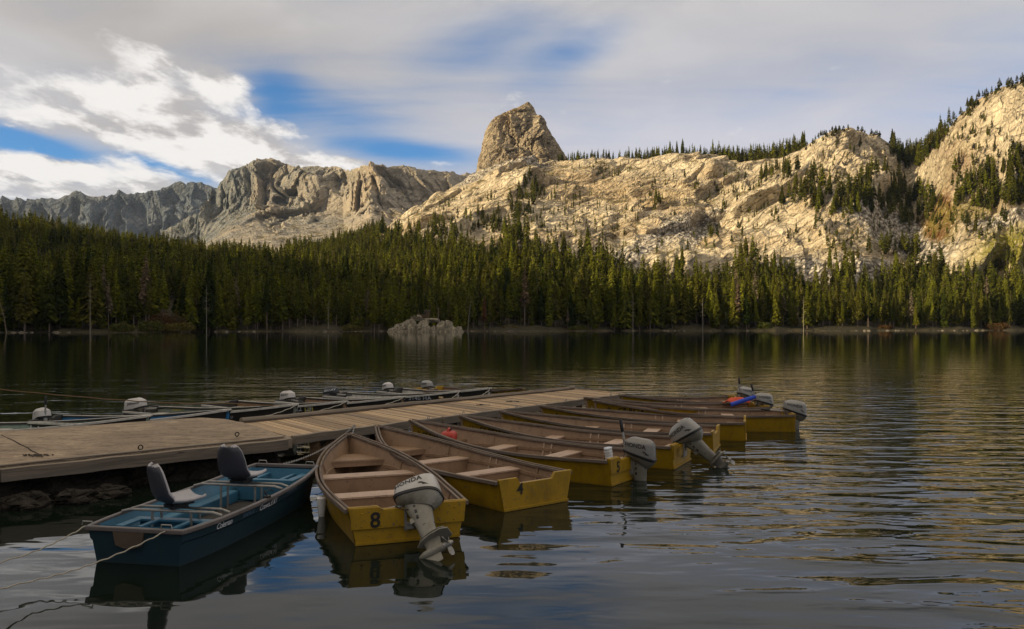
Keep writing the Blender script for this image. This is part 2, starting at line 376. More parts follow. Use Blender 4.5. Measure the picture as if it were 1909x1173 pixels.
px = np.arange(-330, 2240, 2.0); NX = len(px)
Yr = np.concatenate([np.linspace(205, 470, 140), np.linspace(471.5, 1150, 430)]); NY = len(Yr)
sh = shoreY(px)+smooth1(np.random.uniform(-1, 1, NX), 8)*22+smooth1(np.random.uniform(-1, 1, NX), 40)*70; cY = smooth1(crestY(px), 6); cS = smooth1(crestS(px), 2); bS = baseS(px)
Z = np.zeros((NY, NX)); 
for j in range(NX):
    zc_ = zof(cS[j], cY[j]); Yb = sh[j]+105; zb = zof(bS[j], Yb); t_ = px[j]
    f_ = np.clip((t_-650)/400, 0, 1)                   # 0 in the forest, 1 on the granite
    ym = Yb+(cY[j]-Yb)*.50; zm = zb+(zc_-zb)*(.50-.06*f_)
    y2 = Yb+(cY[j]-Yb)*.82; z2 = zb+(zc_-zb)*(.84+.07*f_)
    ys = [0, sh[j]-14, sh[j], sh[j]+5, sh[j]+45, Yb, ym, y2, cY[j], cY[j]+60, cY[j]+400]
    zs = [-6, -2.2, 0, .7, 5.0, zb, zm, z2, zc_, zc_-8, zc_-110]
    Z[:, j] = np.interp(Yr, ys, zs)
PX, YY = np.meshgrid(px, Yr); XX = (PX-CX)/FOC*YY
pts0 = np.stack([XX.ravel(), YY.ravel(), Z.ravel()], 1)
rise = np.clip((YY-sh[None, :]-25)/60, 0, 1).ravel()
# how rocky each place is: bare granite to the right, forest soil at the left and along the shore
fbS = curve([(-500, 0), (560, 0), (640, 425), (700, 440), (760, 448), (860, 455), (950, 462), (1050, 478), (1120, 492), (1200, 512), (1400, 512), (1600, 515), (1750, 508), (1909, 535), (2500, 540)])
SY = HY-(Z-EYE)/YY*FOC
rocky = np.clip((fbS(PX)+18-SY)/26, 0, 1).ravel()*np.clip((PX-590)/60, 0, 1).ravel()
amp = rise*(.22+.78*rocky)
# slabs and joints that run diagonally up to the right, cut by steep faces
c_, s_ = math.cos(.62), math.sin(.62)
def rot_y(p, a):
    ca, sa = math.cos(a), math.sin(a); return np.stack([p[:, 0]*ca+p[:, 2]*sa, p[:, 1], -p[:, 0]*sa+p[:, 2]*ca], 1)
wp = pts0+np.stack([fbm(pts0/38, 3, 5), fbm(pts0/38+9, 3, 6), fbm(pts0/38+21, 3, 7)], 1)*9
r1 = rot_y(wp, .52)
f1, e1 = facet(r1/np.array([95, 50, 36]), 11, .9, 40)
f2, e2 = facet(r1/np.array([52, 22, 10])+5, 23, .9, 60)
f3, e3 = facet(rot_y(wp, .42)/np.array([19, 9, 4.2])+9, 37, .9, 70)
big = fbm(pts0/170, 3, 3)
# ledges: slabs climb up to the right and break off in dark faces along their lower right edge
def ledge(L, seed, lo, hi, ang=.50):
    q = (-wp[:, 0]*math.sin(ang)+wp[:, 2]*math.cos(ang)-.25*wp[:, 1])/L+.55*fbm(pts0/(L*2.2), 2, seed); fr = q-np.floor(q)
    return (np.clip(fr/.12, 0, 1)-.95*fr)*np.clip((fbm(pts0/(L*2.6), 2, seed+40)-lo)/(hi-lo), 0, 1)
led = ledge(46, 801, -.20, .10)*17+ledge(19, 821, .0, .25, .58)*6.5
# the dome and the right hand shoulder are cut by steep joints instead
dome = (np.exp(-(((PX-1590)/110)**2+((SY-300)/62)**2))+np.exp(-(((PX-1850)/120)**2+((SY-260)/110)**2))).ravel()
dq = np.stack([wp[:, 0]+wp[:, 2]*.45, wp[:, 1], wp[:, 2]*.28], 1); fv, ev = facet(dq/np.array([10, 13, 13.0]), 71, 1.15, 60); dome = np.clip(dome, 0, 1)
disp = amp*(big*8+(f1*6.5+led)*(1-.6*dome)+f2*2.6+f3*.95-(1-e2)*.5+dome*(fv*7.0-(1-ev)*.7))
# keep the skyline where it is: fade large shifts at the crest
nearc = np.exp(-((YY-cY[None, :])/55)**2).ravel()
disp = disp*(1-.66*nearc)
pts = pts0.copy(); pts[:, 1] -= disp*.75; pts[:, 2] += disp*.66
SYr = SY.ravel(); PXr = PX.ravel()
talus = np.zeros(len(pts))
def ell(x, y, rx, ry, rot=0.0):
    c, s = math.cos(math.radians(rot)), math.sin(math.radians(rot)); dx = PXr-x; dy = SYr-y
    return np.exp(-(((dx*c+dy*s)/rx)**2+((dy*c-dx*s)/ry)**2))
talus = np.clip(ell(1200, 470, 110, 24, -36)+ell(1290, 440, 80, 16, -36)+ell(1690, 445, 90, 26, 20)+ell(1870, 420, 70, 28, -16)+ell(1560, 505, 160, 26)+ell(930, 326, 110, 13, -12)+ell(1600, 395, 80, 14, 10), 0, 1)
tn, _ = facet(pts/np.array([3.2, 3.2, 3.2]), 51, 1.2)
pts[:, 2] += talus*tn*1.1
brush = np.clip(ell(1890, 482, 80, 28, -12)*1.8+ell(1800, 392, 60, 16, -14)*.6, 0, 1)
veg = np.clip(ell(1745, 430, 20, 62, 12)*1.9+ell(1715, 440, 60, 30)*.9+ell(1790, 300, 50, 60, -40)*.55+ell(1620, 470, 60, 12)*.4+ell(1330, 430, 26, 14)*.6+ell(1200, 400, 120, 10, -30)*.35+ell(1820, 395, 70, 22, -10)*.7, 0, 1)
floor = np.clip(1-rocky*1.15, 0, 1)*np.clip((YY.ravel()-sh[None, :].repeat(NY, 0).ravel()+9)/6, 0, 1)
sand = .55*np.clip(1-np.abs(pts0[:, 2]-.1)/.5, 0, 1)*np.clip(PXr/500, .1, 1)*(1-np.clip((PXr-0)/-400, 0, 1))
idx = np.arange(NY*NX).reshape(NY, NX)
Fq = np.stack([idx[:-1, :-1], idx[:-1, 1:], idx[1:, 1:], idx[1:, :-1]], -1).reshape(-1, 4)
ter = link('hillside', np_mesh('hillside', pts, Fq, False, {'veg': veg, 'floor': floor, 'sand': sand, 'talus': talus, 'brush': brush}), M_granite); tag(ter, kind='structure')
TZ = pts[:, 2].reshape(NY, NX); TY = pts[:, 1].reshape(NY, NX)
TSY = HY-(TZ-EYE)/TY*FOC                                     # row at which each terrain vertex shows
vis = TSY <= np.minimum.accumulate(TSY, axis=0)+.01

def ridge(name, sky_pts, Yc, base_y, Yb, mat, flute, seed, x0, x1, step=2.0, talus_y=None, ny=150, unit=1.0, cliff=.45):
    p_ = np.arange(x0, x1, step); n = len(p_); s_ = np.interp(p_, [q[0] for q in sky_pts], [q[1] for q in sky_pts])
    Yc = np.interp(p_, [q[0] for q in Yc], [q[1] for q in Yc]) if isinstance(Yc, list) else np.full(n, float(Yc))
    tt = np.linspace(0, 1, ny); V = np.zeros((ny+4, n, 3))
    for j in range(n):
        zt = zof(s_[j], Yc[j]); zb = zof(base_y, Yb)
        ys = [Yb, Yb+(Yc[j]-Yb)*.62, Yc[j]-60*unit, Yc[j]]; zs = [zb, zb+(zt-zb)*(.36), zt-(zt-zb)*cliff*.9, zt]
        Yv = np.interp(tt, [0, .35, .6, 1], ys); Zv = np.interp(Yv, ys, zs)
        V[:ny, j, 1] = Yv; V[:ny, j, 2] = Zv
        V[ny:, j, 1] = Yc[j]+np.array([30, 90, 200, 400])*unit; V[ny:, j, 2] = zt-np.array([5, 30, 90, 220])*unit
    V[:, :, 0] = (p_[None, :]-CX)/FOC*np.concatenate([V[:ny, :, 1], np.repeat(V[ny-1:ny, :, 1], 4, 0)], 0)
    q = V.reshape(-1, 3).copy(); u = unit
    wq = q+np.stack([fbm(q/(60*u), 3, seed+5), fbm(q/(60*u)+9, 3, seed+6), 0*q[:, 0]], 1)*14*u
    st = wq.copy(); st[:, 0] += .35*wq[:, 2]; fa, ea = facet(st/np.array([85*u, 130*u, 260*u]), seed, 1.2, 26)
    fb, eb = facet(st/np.array([24*u, 36*u, 85*u])+3, seed+9, 1.15, 60)
    fc, ec = facet(wq/np.array([8*u, 11*u, 16*u])+7, seed+19, 1.15, 60); gul = np.abs(fbm(np.stack([st[:, 0]/(34*u), st[:, 1]*0, wq[:, 2]/(200*u)], 1), 3, seed+3))
    top = np.zeros((ny+4, n)); top[:ny] = np.linspace(0, 1, ny)[:, None]; top[ny:] = 1
    up = np.clip((top-.42+.16*np.sin(p_/37)[None, :]+.1*np.sin(p_/13)[None, :])/.22, 0, 1).ravel(); steep = .16+.84*up; fade = (1-np.exp(-((top-1)/.06)**2)*.8).ravel()
    rib = ((fa*22+fb*8-gul*9-(1-eb)*2.5)*steep+fc*2.4*(.25+.75*up))*u*flute
    V2 = q.copy(); V2[:, 1] -= rib*fade; V2[:, 2] += rib*.22*fade; V2[:, 2] += (fc*1.5*u*steep)
    idx = np.arange((ny+4)*n).reshape(ny+4, n)
    F_ = np.stack([idx[:-1, :-1], idx[:-1, 1:], idx[1:, 1:], idx[1:, :-1]], -1).reshape(-1, 4)
    o = link(name, np_mesh(name, V2, F_, False), mat); tag(o, kind='structure'); return o
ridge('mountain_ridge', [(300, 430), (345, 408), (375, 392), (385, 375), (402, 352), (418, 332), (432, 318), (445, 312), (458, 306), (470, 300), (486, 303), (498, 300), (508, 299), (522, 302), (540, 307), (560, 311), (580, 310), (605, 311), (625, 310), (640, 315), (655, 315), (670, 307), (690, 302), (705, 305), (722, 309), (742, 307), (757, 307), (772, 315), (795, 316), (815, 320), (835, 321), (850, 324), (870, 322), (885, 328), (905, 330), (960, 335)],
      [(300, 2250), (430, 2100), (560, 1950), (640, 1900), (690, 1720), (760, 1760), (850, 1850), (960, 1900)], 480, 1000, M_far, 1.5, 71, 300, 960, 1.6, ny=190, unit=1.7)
ridge('distant_mountains', [(-400, 380), (-100, 372), (-20, 370), (0, 371), (4, 366), (10, 371), (25, 371), (30, 367), (34, 371), (60, 371), (100, 368), (110, 366), (122, 361), (132, 357), (140, 352), (148, 356), (158, 364), (175, 367), (195, 366), (205, 362), (214, 358), (219, 351), (226, 357), (245, 358), (262, 357), (275, 354), (285, 353), (296, 355), (299, 350), (312, 343), (322, 337), (335, 336), (345, 342), (347, 338), (360, 336), (372, 337), (385, 342), (402, 349), (440, 370), (520, 400)],
      3400, 475, 1900, M_dist, 1.3, 171, -400, 520, 1.8, ny=110, unit=3.0, cliff=.7)

# crag: a fluted rock tower standing on the crest
def crag():
    prof = [(335, 884, 1078), (318, 889, 1066), (300, 892, 1056), (285, 896, 1047), (270, 899, 1037), (255, 903, 1027), (240, 908, 1018), (228, 914, 1013), (220, 924, 1006), (214, 937, 1002), (209, 951, 999), (204, 961, 997), (199, 970, 994), (195, 977, 991), (192.5, 982, 988)]
    Yc = 985.0; rows = np.linspace(335, 192.5, 150); ys = [q[0] for q in prof][::-1]
    L = np.interp(rows, ys, [q[1] for q in prof][::-1]); R = np.interp(rows, ys, [q[2] for q in prof][::-1]); nT = 300
    th = np.linspace(0, 2*PI, nT, endpoint=False); V = np.zeros((len(rows)+1, nT, 3))
    for i, r in enumerate(rows):
        z = zof(r, Yc); xl = (L[i]-CX)/FOC*Yc; xr = (R[i]-CX)/FOC*Yc; a = (xr-xl)/2; cx = (xl+xr)/2+a*.0; b = a*.72+6
        e = 2/2.6; cs, sn = np.cos(th), np.sin(th)
        V[i, :, 0] = cx+a*np.sign(cs)*np.abs(cs)**e; V[i, :, 1] = Yc+b*np.sign(sn)*np.abs(sn)**e; V[i, :, 2] = z
    V[-1] = V[-2]; V[-1, :, 0] = V[-2, :, 0].mean(); V[-1, :, 1] = Yc; V[-1, :, 2] += .6
    q = V.reshape(-1, 3).copy(); cen = np.stack([np.repeat(V[:, :, 0].mean(1), nT), np.full(len(q), Yc), q[:, 2]], 1)
    out = q-cen; ln = np.linalg.norm(out, axis=1, keepdims=True)+1e-6; out = out/ln
    wq = q+np.stack([fbm(q/22, 3, 301), fbm(q/22+5, 3, 302), fbm(q/22+9, 3, 303)], 1)*5
    lean = rot_y(wq, .20); fa, ea = facet(lean/np.array([19, 22, 70]), 311, 1.25, 40); fb, eb = facet(rot_y(wq, -.12)/np.array([7.0, 8, 22])+3, 321, 1.2, 60); fc, ec = facet(wq/np.array([2.7, 3.0, 5.0]), 331, 1.2, 60)
    fd, ed = facet(lean/np.array([14, 14, 7.0])+30, 341, 1.0, 40)
    side = np.abs(out[:, 0:1])**2.5; hgt_ = np.repeat(np.linspace(0, 1, len(rows)+1), nT)[:, None]
    d = (fa*6.0+fb*3.4+fd*1.3+fc*1.0-(1-eb)*1.2-1.8)[:, None]*(1-.82*side)*(1-.6*np.clip((hgt_-.6)/.4, 0, 1)); q = q+out*d*np.clip(ln/14, .1, 1)*1.2; q[:, 2] += fc*.35
    n = len(rows)+1; idx = np.arange(n*nT).reshape(n, nT); nx = np.roll(idx, -1, 1)
    F_ = np.stack([idx[:-1], nx[:-1], nx[1:], idx[1:]], -1).reshape(-1, 4)
    o = link('crag', np_mesh('crag', q, F_), M_crag); tag(o, kind='structure')
crag()

# the high ground beyond the left edge that keeps the lake in evening shade
def west_hill():
    cr = [(-120, -900, 150), (-210, -420, 150), (-372, -133, 134), (-345, 60, 127), (-372, 190, 128), (-455, 330, 138), (-600, 460, 142), (-760, 620, 140), (-1000, 800, 150)]
    n = 260; t = np.linspace(0, len(cr)-1, n); c = np.stack([np.interp(t, range(len(cr)), [q[k] for q in cr]) for k in range(3)], 1)
    for k in range(3): c[:, k] = smooth1(c[:, k], 14)
    T = np.gradient(c[:, :2], axis=0); T /= np.linalg.norm(T, axis=1, keepdims=True); Nn = np.stack([T[:, 1], -T[:, 0]], 1)   # towards the lake
    off = np.array([-500, -300, -150, -60, -20, 0, 20, 60, 110, 150]); fr = np.array([0, .35, .7, .93, .99, 1, .98, .82, .45, .05])
    V = np.zeros((n, len(off), 3)); V[:, :, :2] = c[:, None, :2]+Nn[:, None, :]*off[None, :, None]; V[:, :, 2] = c[:, None, 2]*fr[None, :]
    q = V.reshape(-1, 3); q[:, 2] += fbm(q/70, 4, 401)*9*np.tile(fr, n); q[:, 2] += np.abs(fbm(np.stack([q[:, 0]/9, q[:, 1]/9, 0*q[:, 0]], 1), 2, 402))*9*np.tile(fr, n)
    idx = np.arange(n*len(off)).reshape(n, len(off)); F_ = np.stack([idx[:-1, :-1], idx[:-1, 1:], idx[1:, 1:], idx[1:, :-1]], -1).reshape(-1, 4)
    m, t = new_mat('wooded_slope'); p = t.node('ShaderNodeTexCoord').outputs['Object']
    pbsdf(t, t.mix(t.noise(p, .05, 5), (.03, .035, .015), (.07, .06, .03)), .95)
    o = link('hill', np_mesh('hill', q, F_), m); tag(o, kind='structure')
west_hill()

# lake bed and the bank behind the camera, one sheet
def lake_bed():
    xs = np.concatenate([[-6000, -2500], np.linspace(-1200, 1500, 90), [3000, 6000]]); ys = np.concatenate([[-4000, -1500], np.linspace(-60, 12, 40), np.linspace(20, 1200, 40), [3000, 7000]])
    X, Y = np.meshgrid(xs, ys); Zb = np.full_like(X, -4.0); Zb = np.where(Y < 4.5, np.interp(Y, [-60, -10, 0, 2.5, 4.5, 12], [5, 1.5, .7, .1, -.6, -2.5]), Zb); Zb = np.where((Y >= 4.5) & (Y < 30), np.interp(Y, [4.5, 12, 30], [-.6, -2.5, -4]), Zb)
    Zb = Zb-np.clip((np.abs(Y-500)-700)/20, 0, 1)*0
    n, m_ = X.shape; q = np.stack([X.ravel(), Y.ravel(), Zb.ravel()], 1); q[:, 2] += fbm(q/5, 3, 77)*.12
    idx = np.arange(n*m_).reshape(n, m_); F_ = np.stack([idx[:-1, :-1], idx[:-1, 1:], idx[1:, 1:], idx[1:, :-1]], -1).reshape(-1, 4)
    m, t = new_mat('lake_bed_gravel'); p = t.node('ShaderNodeTexCoord').outputs['Object']
    pbsdf(t, t.mix(t.noise(p, 2.0, 6), (.05, .042, .03), (.13, .11, .085)), .9, t.bump(t.noise(p, 5, 5), .6, .1))
    tag(link('ground', np_mesh('ground', q, F_), m), kind='structure')
lake_bed()

# ================================================================== WATER
def water():
    m, t = new_mat('lake_water'); p = t.node('ShaderNodeTexCoord').outputs['Object']
    s = t.node('ShaderNodeSeparateXYZ', ins={0: p}); x, y = s.outputs[0], s.outputs[1]
    # calm in the lee of the moored boats, livelier out on the open lake and to the right
    q = t.math('ADD', t.math('MULTIPLY', t.math('SUBTRACT', x, 0.4), .62), t.math('MULTIPLY', t.math('SUBTRACT', y, 8.0), .30))
    lively = t.math('MULTIPLY', t.ramp(q, -.3, 2.6, .05, 1.0), t.ramp(y, 50, 20, 0.03, 1.0)); far = t.ramp(y, 13, 34)
    near_l = t.ramp(t.math('ADD', t.math('MULTIPLY', x, .5), y), 11, 19)
    # slow swells
    a = t.noise(t.mapping(p, scale=(.55, 1.0, 1), rot=(0, 0, .25)), .55, 2, .4, .3)
    a2 = t.noise(t.mapping(p, scale=(.6, 1.5, 1), rot=(0, 0, -.15)), 1.5, 2, .4, .2)
    # ripple trains: crests lie across the view and fall away to the right
    pr = t.mapping(p, scale=(.30, 1.0, 1), rot=(0, 0, .42))
    b = t.noise(pr, 2.3, 2, .35, .55)
    b2 = t.noise(t.mapping(p, scale=(.34, 1.0, 1), rot=(0, 0, .30), loc=(4, 2, 0)), 4.4, 2, .45, .3)
    c = t.noise(t.mapping(p, scale=(1.0, .36, 1), rot=(0, 0, .03)), 2.9, 3, .55, .1); farc = t.ramp(y, 17, 42); wind = t.ramp(x, -70, 25, .22, 1.0)
    c2 = t.noise(t.mapping(p, scale=(.6, 1.0, 1), rot=(0, 0, -.2)), 8.0, 2, .5)
    d = t.noise(t.mapping(p, scale=(.45, 1.0, 1), rot=(0, 0, .05)), .45, 3, .6, .2)
    calm = t.math('DIVIDE', 1.0, t.math('ADD', 1.0, t.math('POWER', t.math('DIVIDE', y, 55.0), 2.0)))
    h = t.math('MULTIPLY', t.math('MULTIPLY', a, .046), calm)
    h = t.math('ADD', h, t.math('MULTIPLY', t.math('MULTIPLY', a2, .0095), calm))
    h = t.math('ADD', h, t.math('MULTIPLY', t.math('MULTIPLY', b, lively), .060))
    h = t.math('ADD', h, t.math('MULTIPLY', t.math('MULTIPLY', b2, lively), .014))
    f = t.math('MULTIPLY', t.math('MULTIPLY', c, .030), farc)
    f = t.math('ADD', f, t.math('MULTIPLY', t.math('MULTIPLY', c2, t.math('MAXIMUM', far, t.math('MULTIPLY', near_l, .12))), .0070))
    f = t.math('ADD', f, t.math('MULTIPLY', t.math('MULTIPLY', d, .030), far)); f = t.math('MULTIPLY', f, wind)
    h = t.math('ADD', h, t.math('MULTIPLY', f, calm))
    nrm = t.bump(h, 1.0, 1.0)
    n = pbsdf(t, (.006, .010, .007), .025, nrm, spec=.5); n.inputs['IOR'].default_value = 1.333
    xs = np.concatenate([[-6000, -1500, -600], np.linspace(-300, 300, 25), [600, 1500, 6000]]); ys = np.concatenate([[-60], np.linspace(-20, 440, 30), [900, 2500]])
    X, Y = np.meshgrid(xs, ys); idx = np.arange(X.size).reshape(X.shape)
    F_ = np.stack([idx[:-1, :-1], idx[:-1, 1:], idx[1:, 1:], idx[1:, :-1]], -1).reshape(-1, 4)
    tag(link('water', np_mesh('water', np.stack([X.ravel(), Y.ravel(), 0*X.ravel()], 1), F_, True), m), kind='structure')
water()

# ================================================================== TREES
def foliage_mat(name, c0, c1, c2):
    m, t = new_mat(name); at = t.node('ShaderNodeAttribute', attribute_name='tint').outputs['Fac']
    ri = t.node('ShaderNodeObjectInfo').outputs['Random']; g = t.node('ShaderNodeNewGeometry').outputs['Random Per Island']
    f = t.math('FRACT', t.math('ADD', at, ri)); c = t.mix(f, c0, c1); c = t.mix(t.math('POWER', t.math('FRACT', t.math('MULTIPLY', f, 7.31)), 2.0), c, c2)
    c = t.mix(1.0, c, t.mix(g, (.45, .47, .45), (1.5, 1.45, 1.3)), 'MULTIPLY')
    d = t.node('ShaderNodeBsdfDiffuse', ins={'Color': c}); tr = t.node('ShaderNodeBsdfTranslucent', ins={'Color': c})
    mx = t.node('ShaderNodeMixShader', ins={0: .22, 1: d.outputs[0], 2: tr.outputs[0]}); t.l.new(mx.outputs[0], t.out.inputs[0]); return m
M_needle = foliage_mat('conifer_needles', (.020, .032, .007), (.155, .165, .018), (.080, .075, .015))
M_dead = foliage_mat('dead_needles', (.14, .055, .028), (.17, .075, .035), (.10, .05, .03))
M_shrubg = foliage_mat('shrub_leaves', (.06, .075, .02), (.10, .10, .03), (.12, .10, .03))
M_shrubr = foliage_mat('russet_shrub_leaves', (.085, .045, .022), (.10, .06, .025), (.07, .05, .025))
def bark_mat(name, a, b):
    m, t = new_mat(name); p = t.node('ShaderNodeTexCoord').outputs['Object']
    pbsdf(t, t.mix(t.noise(t.mapping(p, scale=(3, 3, .5)), 1.5, 4), a, b), .9); return m
M_bark = bark_mat('bark', (.10, .070, .05), (.22, .165, .125)); M_bark2 = bark_mat('bleached_bark', (.30, .26, .21), (.42, .37, .31))
def crown_geo(rng, n, wid, start, droop=.35, fat=.30, clump=1.0):
    """needle sprays round a stem of height 1: returns verts (n*4,3) and quads"""
    u = start+(1-start)*(rng.random(n)**.85); u = np.sort(u)
    lev = np.round(u*26)/26; u = lev*.6+u*.4
    ph = rng.random(n)*2*PI; irr = .62+.38*np.sin(ph*2+rng.random()*6+u*9)*.5+.28*rng.random(n)
    prof = np.clip((1-u)/(1-start), 0, 1)**.72*(.55+.45*np.clip((u-start)/.12, 0, 1))
    r = wid*prof*irr+.010; inner = r*(.10+.45*rng.random(n)**2)
    d = np.stack([np.cos(ph), np.sin(ph)], 1); sd_ = np.stack([-d[:, 1], d[:, 0]], 1)
    wdt = (r*fat+.006)*clump; dz = -droop*r*(.5+rng.random(n)); roll = rng.normal(0, .55, n)
    V = np.zeros((n, 4, 3)); mid = inner+(r-inner)*.55
    V[:, 0, :2] = d*inner[:, None]; V[:, 0, 2] = u+.012
    V[:, 2, :2] = d*r[:, None]; V[:, 2, 2] = u+dz
    for k, sg in ((1, 1), (3, -1)):
        V[:, k, :2] = d*mid[:, None]+sd_*(sg*wdt*np.cos(roll))[:, None]; V[:, k, 2] = u+dz*.45+sg*wdt*np.sin(roll)-.008
    return V.reshape(-1, 3), np.arange(n*4).reshape(n, 4)
def trunk_geo(rb=.013, h=1.0, n=5, bend=0.0):
    zs = np.array([0, .3, .65, h]); rr = np.array([rb, rb*.8, rb*.5, rb*.08]); th = np.arange(n)*2*PI/n
    V = np.zeros((4, n, 3)); V[:, :, 0] = rr[:, None]*np.cos(th)+bend*zs[:, None]**2; V[:, :, 1] = rr[:, None]*np.sin(th); V[:, :, 2] = zs[:, None]
    idx = np.arange(4*n).reshape(4, n); nx = np.roll(idx, -1, 1)
    return V.reshape(-1, 3), np.stack([idx[:-1], nx[:-1], nx[1:], idx[1:]], -1).reshape(-1, 4)
rng = np.random.default_rng(5)
def hgt(pxv, Yv):
    """terrain height at photo column pxv and distance Yv, and how rocky it is there"""
    fx = np.clip((pxv-px[0])/2.0, 0, NX-1.001); ry = np.interp(Yv, Yr, np.arange(NY)); i0 = ry.astype(int).clip(0, NY-2); j0 = fx.astype(int); a = ry-i0; b = fx-j0
    g = lambda A: A[i0, j0]*(1-a)*(1-b)+A[i0+1, j0]*a*(1-b)+A[i0, j0+1]*(1-a)*b+A[i0+1, j0+1]*a*b
    return g(TZ), g(SY)
trees = []          # x, y, z, height, width factor, kind
# closed forest, roughly one tree every 5 m
gx, gy = np.meshgrid(np.arange(-640, 560, 4.0), np.arange(225, 1010, 4.2)); gx = gx.ravel()+rng.uniform(-2, 2, gx.size); gy = gy.ravel()+rng.uniform(-2.1, 2.1, gy.size)
gpx = CX+gx/gy*FOC; k = (gpx > -250) & (gpx < 2160); gx, gy, gpx = gx[k], gy[k], gpx[k]
hz, sy = hgt(gpx, gy); s0 = shoreY(gpx); lim = np.where(gpx < 600, crestS(gpx)-3, fbS(gpx)+6+10*np.sin(gpx/23.0)+8*np.sin(gpx/61.0))
dn = fbm(np.stack([gx/34, gy/34, 0*gx], 1), 3, 61)
clear = np.zeros(len(gx), bool)
for (a, b, ra, rb) in ((232, 597, 0, 0), (315, 592, 34, 22), (450, 480, 50, 9), (500, 492, 34, 9), (575, 465, 22, 7), (700, 462, 26, 10), (890, 455, 50, 11), (1300, 513, 34, 7), (1730, 520, 22, 12), (1860, 520, 40, 12)):
    if ra: clear |= ((gpx-a)/ra)**2+((sy-b)/rb)**2 < 1
k = (gy > s0+5) & (sy > lim) & (gy < crestY(gpx)+30) & (dn > -.62) & ~clear & (rng.random(len(gx)) < np.where(sy < lim+14, .55, .93))
for x_, y_, z_, d_ in zip(gx[k], gy[k], hz[k], (gy-s0)[k]):
    h_ = rng.triangular(8, 16, 25)*(1.0+.13*math.sin(x_/37)+.12*math.sin(y_/29+x_/53)); h_ *= (1.12 if d_ < 35 else .95) if rng.random() > .16 else .60
    trees.append((x_, y_, z_-.4, h_, rng.triangular(.65, .9, 1.55), 0))
# scattered trees on the rock: clusters given by where they show
visI, visJ = np.nonzero(vis); vp = px[visJ]; vs_ = TSY[visI, visJ]
def cluster(x, y, rx, ry, n, h0, h1, rot=0.0, wide=1.0):
    c, s = math.cos(math.radians(rot)), math.sin(math.radians(rot)); dx = vp-x; dy = vs_-y
    e = ((dx*c+dy*s)/rx)**2+((dy*c-dx*s)/ry)**2; ok = np.nonzero(e < 1)[0]
    if len(ok) == 0: return
    for q in rng.choice(ok, n):
        i, j = visI[q], visJ[q]; Yv = TY[i, j]; sc_h = Yv/700.0
        trees.append(((px[j]+rng.uniform(-1, 1)-CX)/FOC*Yv, Yv, TZ[i, j]-.5, rng.uniform(h0, h1), rng.uniform(.8, 1.3)*wide, 1))
for a in ((985, 365, 22, 60, 62, 7, 16, 24), (930, 400, 30, 40, 26, 6, 13, 30), (870, 425, 60, 26, 46, 6, 12, 0), (960, 440, 26, 22, 16, 10, 20), (775, 440, 50, 22, 44, 7, 13, -25), (830, 385, 60, 10, 16, 4, 8, -35),
          (1120, 320, 60, 14, 30, 4, 8), (1050, 370, 50, 26, 30, 4, 9), (1160, 365, 130, 30, 26, 3, 7), (1222, 370, 10, 26, 7, 8, 15), (1330, 345, 90, 20, 26, 4, 9), (1400, 400, 60, 30, 22, 4, 9),
          (1470, 350, 62, 34, 60, 9, 17), (1560, 375, 70, 30, 60, 10, 19), (1640, 360, 50, 40, 56, 10, 19), (1700, 390, 50, 30, 58, 10, 19), (1575, 250, 90, 9, 40, 3, 6, 0, 1.8), (1520, 270, 40, 12, 18, 3, 6, -30, 1.6),
          (1700, 288, 42, 28, 74, 12, 22), (1745, 262, 22, 24, 26, 10, 16), (1840, 180, 70, 8, 30, 4, 9, -38, 1.6), (1890, 160, 40, 8, 14, 4, 9, 0, 1.6), (1800, 250, 60, 60, 16, 4, 8, -40, 1.4),
          (1850, 360, 60, 34, 66, 10, 18), (1898, 340, 22, 44, 30, 12, 20), (1790, 350, 22, 40, 20, 7, 14), (1690, 475, 26, 14, 12, 12, 19), (1640, 470, 24, 14, 10, 10, 17), (1820, 430, 60, 22, 18, 6, 11),
          (1560, 440, 120, 26, 22, 4, 9), (1350, 455, 60, 20, 12, 4, 9), (1190, 470, 70, 18, 10, 4, 8), (1280, 395, 90, 30, 14, 3, 6), (1020, 420, 70, 30, 18, 4, 9), (1100, 440, 70, 24, 12, 4, 9), (720, 425, 30, 12, 12, 5, 9), (1870, 500, 40, 14, 12, 7, 14),
          (1025, 300, 20, 12, 6, 3, 7), (1600, 300, 70, 40, 26, 4, 9), (1780, 420, 90, 60, 46, 5, 11), (1600, 440, 130, 50, 40, 5, 11), (1400, 360, 90, 50, 34, 4, 10), (1840, 290, 60, 80, 40, 5, 10, -30), (1250, 400, 160, 70, 44, 3, 8), (1060, 400, 110, 60, 40, 3, 8), (1880, 450, 40, 50, 24, 6, 12)):
    cluster(*a)
# a band of trees along the granite crest
for pxv in np.concatenate([rng.uniform(1040, 1215, 190), rng.uniform(1215, 1500, 620), rng.uniform(1660, 1770, 60)]):
    Yv = crestY(pxv)+rng.uniform(-8, 60)*rng.random(); z_, _s = hgt(np.array([pxv]), np.array([Yv])); trees.append(((pxv-CX)/FOC*Yv, Yv, z_[0]-.5, rng.uniform(10, 20)*(1.35 if rng.random() < .05 else 1)*(.7 if pxv < 1215 else 1), rng.uniform(.7, 1.0), 1))
# skyline scrub on the crag shoulder and tiny trees under the far ridge
trees = np.array(trees)
